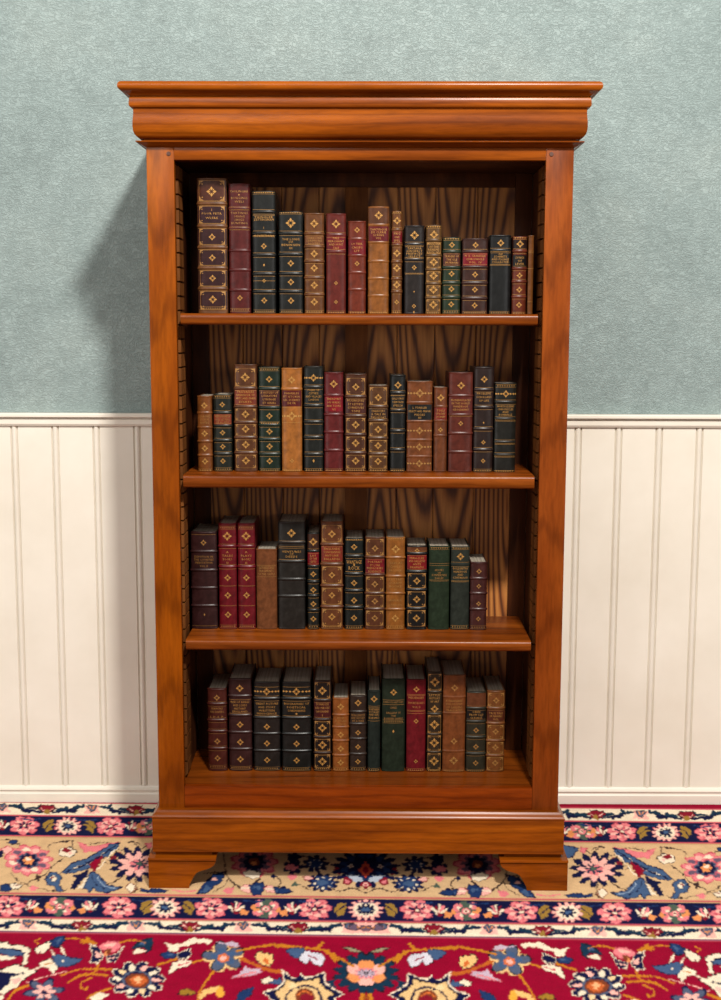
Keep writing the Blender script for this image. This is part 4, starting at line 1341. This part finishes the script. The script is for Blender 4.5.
bk(2, 433.8, 447.2, 387.5, 471, (122, 70, 38), 'narrow tan-brown book with rust label, right of the black-labelled tan book on the second shelf', bands=G5(290, 362, 438), bandlines=False, bandh=.001, labels=[((134, 50, 36), G5(295)[0], G5(358)[0])], lname='rust', orn=Q(G5(245), 4.4) + Q(G5(408), 3), text=[(G5(310)[0], 'TOILS', .6), (G5(326)[0], 'OF A DAY', .7), (G5(343)[0], 'JOURNEY', .7)])
bk(2, 448.6, 472.8, 372.5, 471, (104, 46, 32), 'broad russet book with single small flower below its title on the second shelf', bands=G5(234, 330, 425, 520), bandlines=False, lines=G5(239, 325, 337, 420), labels=[((108, 42, 32), G5(241)[0], G5(323)[0])], lname='russet', orn=Q(G5(182), 4.6) + Q(G5(374), 3),
   text=[(G5(256)[0], 'MODERN PLACES', .8), (G5(272)[0], 'IN THE WORLD', .75), (G5(288)[0], 'HANDBOOK', .6), (G5(304)[0], 'GEOGRAPHY', .65)])
bk(2, 473.8, 493.6, 367, 471, (52, 36, 32), 'tall dark brown book left of the gilt-headed black book on the second shelf', bands=G5(203, 292, 402, 508), orn=Q(G5(150), 4.2) + Q(G5(470, 565), 2.8) + Q(G5(370), 1.4, 'd'), gilt_rows=G5(615), text=[(G5(222)[0], 'PROBLEMS', .7), (G5(240)[0], 'SCHOLARS', .75), (G5(258)[0], 'OF LIFE', .5)])
bk(2, 494.4, 516.2, 383, 471, (38, 37, 32), 'black book with wide gilt spray, last on the right of the second shelf', bands=G5(267, 352, 470, 535), bandh=.001, orn=Q(G5(225), 4.4, 'w'), gilt_rows=G5(185, 622), lines=G5(358, 476, 541), text=[(G5(288)[0], 'WORTH LEGEND', .8), (G5(303)[0], 'CHRONICLES', .7), (G5(317)[0], 'AND', .3), (G5(331)[0], 'ROMANCE', .6)])

# ---- third shelf
E5 = zz(500, 5.768)
I5 = zz(500, 5.15)
bk(3, 191, 217, 532, 628, (64, 32, 32), 'thick dark maroon book with raised bands, first on the third shelf', bands=E5(296, 402, 503, 605), bandh=.0022, bandlines=False, orn=Q(E5(245), 3.6) + Q(E5(655), 1.6, 'd'), dull=True, lines=E5(200, 720), text=[(E5(325)[0], 'DEVOTION IN', .7), (E5(342)[0], 'THE COUNTIES', .75), (E5(359)[0], 'MEDITATION', .65), (E5(378)[0], 'VOL II', .3)], dulltext=True)
for (xa, xb, top, lb, t1) in ((218.6, 236.6, 523.5, 'left one of two matching crimson books, beside the thick maroon book, third shelf', 'TALES'), (237.6, 255.2, 523.5, 'right one of two matching crimson books, beside the plain tan book, third shelf', 'PLAYS')):
    bk(3, xa, xb, top, 628, (120, 18, 34), lb, bands=E5(265, 381), bandlines=True, lines=E5(490, 603), orn=Q(E5(207), 5.4) + Q(E5(443, 543, 654), 4), gilt_rows=E5(160, 722), text=[(E5(297)[0], 'A', .15), (E5(318)[0], t1, .6), (E5(338)[0], 'BOOKS', .5), (E5(358)[0], 'II', .15)])
bk(3, 256.2, 277, 549.5, 628, (128, 78, 42), 'short plain tan book without bands, right of the two crimson books on the third shelf', cloth=True, lines=E5(375, 380, 440), dull=True, text=[(E5(390)[0], 'GATHERED AND', .75), (E5(407)[0], 'FRAGMENTS', .7), (E5(425)[0], 'OF THE CASTLE', .8)], dulltext=True)
bk(3, 278, 305.2, 522, 628, (44, 40, 36), 'thick black book with wide gilt quatrefoil on the third shelf', bands=E5(242, 350, 452, 548), bandh=.0022, bandlines=False, lines=E5(235, 265, 275, 340), orn=Q(E5(190), 5.2), text=[(E5(295)[0], 'VENTURES', .7), (E5(308)[0], 'OF', .15), (E5(323)[0], 'DEEDS', .5)])
bk(3, 307.4, 319.2, 533, 628, (30, 34, 30), 'narrow black book with scarlet label and brown head on the third shelf', bands=E5(293, 378, 466, 546, 628), panels=[((72, 42, 28), E5(195)[0], E5(288)[0])], labels=[((132, 18, 34), E5(300)[0], E5(376)[0])], lname='scarlet', orn=Q(E5(240), 4.8) + Q(E5(423, 512, 592, 677), 3.6), gilt_rows=E5(722), text=[(E5(318)[0], 'LAY', .5), (E5(335)[0], 'OF THE', .6), (E5(352)[0], 'GIFTS', .5)])
fb = E5(130, 254, 366, 488, 608, 735)
bk(3, 320.8, 343, 521.5, 628, (114, 68, 38), 'tall brown book with rust label and gilt frames on the third shelf', bands=fb[1:-1], bandh=.0022, frames=[(fb[i] + 2, fb[i + 1] - 2) for i in (0, 2, 3, 4)], labels=[((136, 52, 34), E5(262)[0], E5(352)[0])], lname='rust', orn=Q(E5(195), 4.6) + Q(E5(427, 542), 4) + Q(E5(665), 4.4), gilt_rows=E5(722),
   text=[(E5(278)[0], 'ENGLANDE', .7), (E5(297)[0], 'CONCERNING', .75), (E5(316)[0], 'HISTORIE', .6), (E5(336)[0], 'BALLADES', .7)])
bk(3, 344.8, 363.4, 538.5, 628, (24, 32, 30), 'greenish black book lettered in two large lines on the third shelf', bands=E5(322, 422, 517, 612), bandh=.002, orn=Q(E5(270, 473, 572, 672), 3.8), lines=E5(335, 410), gilt_rows=E5(225, 725), th=3.6, text=[(E5(355)[0], 'WANTAGE', .8), (E5(371)[0], '.', .1), (E5(389)[0], 'ROCK', .6)])
bk(3, 365, 384.8, 537.5, 628, (100, 60, 36), 'brown book with crimson label, left of the yellow-tan book on the third shelf', bands=E5(327, 428, 532, 622), bandh=.002, labels=[((132, 18, 34), E5(337)[0], E5(420)[0])], lname='crimson', orn=Q(E5(278, 480, 577, 673), 4), frames=[(a, c) for a, c in zip(E5(222, 435, 538, 628), E5(322, 526, 616, 720))], text=[(E5(354)[0], 'PORTRAIT', .7), (E5(373)[0], 'ET LUNE', .5), (E5(390)[0], 'MEMORIES', .8), (E5(407)[0], 'BORDEAUX', .65)], dull=True)
bk(3, 386, 405, 537.5, 628, (156, 100, 40), 'yellow-tan book lettered in three compartments on the third shelf', bands=E5(330, 435, 532, 622), bandh=.0018, bandlines=False, orn=Q(E5(282), 5) + Q(E5(672), 4.4), gilt_rows=E5(222, 722), text=[(E5(y)[0], q, .65) for y, q in ((360, 'GILES AS'), (380, 'CHILD'), (402, 'BROTHER'), (452, 'LETTRE'), (472, 'SCRAPS'), (492, 'BOOKE'), (510, 'II'), (570, 'ANNALS'), (598, 'LONDON'))], dulltext=True)
fb = I5(366, 457, 552, 650)
bk(3, 406.6, 427, 546, 628, (26, 26, 26), 'black book with scarlet label and brown arched head, left of the green cloth book', bands=I5(275) + fb[:-1], panels=[((112, 66, 36), I5(238)[0], I5(272)[0])], labels=[((140, 20, 30), I5(283)[0], I5(355)[0])], lname='scarlet', frames=[(fb[i] + 1, fb[i + 1] - 1) for i in range(3)], orn=Q(I5(412, 505, 600), 4.4) + Q(I5(260), 2.8),
   text=[(I5(298)[0], 'MIRACLES', .7), (I5(313)[0], 'AND BALLADRY', .8), (I5(328)[0], 'ANTE', .4), (I5(344)[0], 'DRAMATIS', .65)])
bk(3, 428.6, 449.6, 546.5, 628, (42, 58, 38), 'plain green cloth book with no bands on the third shelf', cloth=True, lines=I5(325, 335, 408, 413), gilt_rows=I5(248), dull=True, text=[(I5(358)[0], 'HOURS', .4), (I5(372)[0], 'OF', .15), (I5(383)[0], 'SUMMERTIDE', .7), (I5(398)[0], 'DALES', .4)], dulltext=True)
bk(3, 450.6, 469.6, 547, 628, (50, 56, 48), 'grey-green worn book with small gilt cross, right of the green cloth book, third shelf', cloth=True, bands=I5(330), bandh=.0008, lines=I5(412, 417), gilt_rows=I5(248, 645), orn=Q(I5(290), 4.4), text=[(I5(350)[0], 'GOLDSMITHS', .8), (I5(366)[0], 'HANDBOOK', .7), (I5(381)[0], 'AND', .3), (I5(396)[0], 'COMPANION', .75)])
bk(3, 470.2, 487.2, 562.5, 628, (80, 40, 36), 'short maroon-brown book with four compartments, last on the right of the third shelf', bands=I5(402, 476, 555), bandh=.0018, bandlines=False, orn=Q(I5(366), 3.2) + Q(I5(440, 527, 603), 2.8), dull=True, gilt_rows=I5(645))

# ---- bottom shelf
J5 = zz(645, 5.341)
K5 = zz(645, 5.768)
L5 = zz(645, 5.15)
bk(4, 207.6, 226.8, 689, 768, (86, 36, 26), 'short reddish brown book, first on the bottom shelf', bands=J5(312, 395, 452, 540), bandh=.0018, orn=Q(J5(280, 503, 590), 3.6), dull=True, gilt_rows=J5(635), text=[(J5(335)[0], 'SERMONS', .6), (J5(352)[0], 'ON DIVERS', .7), (J5(378)[0], 'I. D. E. P.', .7)], dulltext=True)
bk(4, 228.6, 251.6, 679, 769.5, (66, 34, 32), 'tall dark maroon book with gilt crosses, second on the bottom shelf', bands=J5(271, 372, 461, 549), bandh=.002, bandlines=False, orn=Q(J5(230), 4.4) + Q(J5(420, 512, 602), 4), gilt_rows=J5(648), lines=J5(290, 362), text=[(J5(302)[0], 'RISE OF KINGS', .8), (J5(319)[0], 'AND LORDS', .6), (J5(336)[0], 'HISTORY', .5), (J5(352)[0], 'ENGLAND', .65)])
for xa, xb, cc, lb, tl in ((253.7, 280, (40, 36, 33), 'thick brownish black book with gilt chain at its head, third on the bottom shelf', ('GREAT PICTURE', 'AND STORY', 'WRITTEN', 'INNOCENCE')), (282, 311, (26, 30, 28), 'thick greenish black book with gilt chain at its head, fourth on the bottom shelf', ('BIOGRAPHIES OF', 'POETICAL', 'CORRESPONDENCE', '.'))):
    bk(4, xa, xb, 682.5, 770, cc, lb, bands=J5(285, 385, 470, 560), bandh=.0022, bandlines=False, lines=J5(225, 272, 298, 375), orn=Q(J5(248), 4.6, 'w') + Q(J5(433, 521, 609), 3.8), gilt_rows=J5(655), text=[(J5(y)[0], q, f) for y, q, f in zip((312, 330, 348, 364), tl, (.85, .65, .6, .75))])
fb = K5(205, 316, 424, 523, 611, 705)
bk(4, 313.6, 331.2, 681, 769, (66, 42, 30), 'dark brown book richly framed in gilt, left of the small orange-tan book', bands=fb[1:-1], frames=[(fb[i] + 1, fb[i + 1] - 1) for i in (0, 2, 3, 4)], labels=[((84, 28, 28), K5(325)[0], K5(415)[0])], lname='oxblood', panels=[((34, 26, 24), fb[i] + 2, fb[i + 1] - 2) for i in (0, 2, 3, 4)], orn=Q(K5(262, 470, 566, 659), 5), text=[(K5(338)[0], 'DUMAS DE', .7), (K5(358)[0], 'LES PIECES', .8), (K5(378)[0], 'LAUSANNE', .7), (K5(400)[0], 'I', .1)], gilt_rows=K5(700))
bk(4, 332.6, 348.8, 698.5, 769.5, (156, 94, 42), 'small orange-tan book between two dark brown books on the bottom shelf', bands=K5(402, 470, 546, 628), bandlines=False, orn=Q(K5(355), 4) + Q(K5(512, 590, 668), 3.8), dull=False, gilt_rows=K5(705), text=[(K5(418)[0], 'RICH', .4), (K5(435)[0], 'SUITORS', .7), (K5(452)[0], 'CHOICE', .6)], dulltext=True)
bk(4, 349.6, 366.4, 696, 769.5, (58, 44, 35), 'small dark brown book, right of the orange-tan book on the bottom shelf', bands=K5(383, 452, 535, 621), bandh=.0018, bandlines=False, orn=Q(K5(333), 4) + Q(K5(500, 580, 663), 3.2), gilt_rows=K5(705), text=[(K5(402)[0], 'WALLENSTE', .8), (K5(418)[0], 'AND HISTORY', .8), (K5(434)[0], 'OF A WAR', .7)], dulltext=True)
bk(4, 367.6, 380.4, 691, 769, (38, 48, 42), 'narrow blackish green cloth book, left of the wide green book on the bottom shelf', cloth=True, lines=K5(350, 358, 432), orn=Q(K5(310), 4), gilt_rows=K5(705), text=[(K5(368)[0], 'NORTHERN', .8), (K5(382)[0], 'VOYAGES', .8), (K5(397)[0], 'AND SEAS', .8), (K5(415)[0], 'ESKIMO', .8)])
bk(4, 381.8, 405, 679.5, 770.5, (38, 50, 34), 'wide green cloth book left of the crimson book on the bottom shelf', cloth=True, lines=K5(316, 342), gilt_rows=K5(438), orn=Q(K5(272), 4) + Q(K5(493), 2, 'd'), dulltext=True, text=[(K5(328)[0], 'FAMOUS HISTORY', .85), (K5(358)[0], 'CHILD', .3), (K5(388)[0], 'BALLADRY OF', .6), (K5(405)[0], 'THE', .2), (K5(421)[0], 'BORDER SHIRES', .8)])
bk(4, 406.4, 425.8, 680, 770.5, (122, 18, 32), 'crimson book without bands, right of the wide green book on the bottom shelf', cloth=True, lines=K5(285, 291, 375, 380, 392), orn=Q(K5(255), 3.6) + Q(K5(435), 3) + Q(K5(665), 2.4), gilt_rows=K5(715), text=[(K5(303)[0], 'MESSENGER', .8), (K5(332)[0], 'SHORE ROADS', .85), (K5(355)[0], 'VOL II', .4)])
fb = L5(145, 240, 352, 455, 545, 640)
bk(4, 427, 442, 672.5, 770, (62, 50, 34), 'narrow dark brown book covered in gilt diamonds, right of the bottom shelf crimson book', bands=L5(240, 352, 455, 545), frames=[(fb[i] + .5, fb[i + 1] - .5) for i in (0, 2, 3, 4)], orn=Q(L5(190, 405, 497, 590), 5.6) + Q(L5(325), 4.6), text=[(L5(256)[0], 'LITTLE', .7), (L5(272)[0], 'HISTORY', .7), (L5(288)[0], 'OF ART', .6)], gilt_rows=L5(640))
bk(4, 442.8, 465.6, 675.5, 771.5, (134, 78, 38), 'wide orange-brown book with smooth middle spine on the bottom shelf', bands=L5(268, 350, 545), bandlines=False, lines=L5(272, 345), bandh=.001, orn=Q(L5(220), 4.2) + Q(L5(493), 4) + Q(L5(592), 5), gilt_rows=L5(648), dull=True, text=[(L5(287)[0], 'A MANNERED', .75), (L5(303)[0], 'PHILOSOPHY', .7), (L5(320)[0], 'OF GARDENS', .7), (L5(335)[0], 'TRANSLATED', .7)], dulltext=True)
bk(4, 466.2, 486, 692, 771, (56, 54, 40), 'grey-green book with black label and brown head, second from right on the bottom shelf', bands=L5(325, 392, 472, 556), bandh=.0016, panels=[((112, 66, 38), L5(248)[0], L5(322)[0])], labels=[((24, 24, 24), L5(330)[0], L5(388)[0])], lname='black', orn=Q(L5(436, 520, 603), 3.4), gilt_rows=L5(645), text=[(L5(343)[0], 'ODES', .4), (L5(358)[0], 'FROM OLD', .7), (L5(373)[0], 'CLASSICS', .6)], dull=True)
fb = L5(240, 325, 402, 490, 566, 650)
bk(4, 486.6, 504.8, 691, 771, (132, 82, 40), 'light brown book with gilt frames, last on the right of the bottom shelf', bands=fb[1:-1], frames=[(fb[i] + 1, fb[i + 1] - 1) for i in (0, 2, 3, 4)], labels=[((100, 50, 32), L5(334)[0], L5(393)[0])], lname='russet', orn=Q(L5(285, 443, 523, 603), 3.8), dull=True, text=[(L5(350)[0], 'TRUE TALE', .75), (L5(365)[0], 'OF MANNERS', .7), (L5(380)[0], 'VOL', .3)])

ROWS = {1: (SH1, .070, 'leather books on the top shelf', .150), 2: (SH2, .088, 'leather books on the second shelf', .150),
        3: (SH3, .124, 'leather books on the third shelf', .157), 4: (SH4, .114, 'leather books on the bottom shelf', .166)}
for i, sp in enumerate(BOOKS):
    z, s_in, grp, dep = ROWS[sp['row']]
    sp['group'] = grp
    hpx = sp['box'][3] - sp['box'][2]
    d = dep * (.88 + .12 * min(1, (hpx - 60) / 40)) - (i * 7 % 5) * .0015
    sp['box'] = sp['box'][:5] + (d,)
    make_book(z, s_in + (i * 5 % 4) * .001, sp)
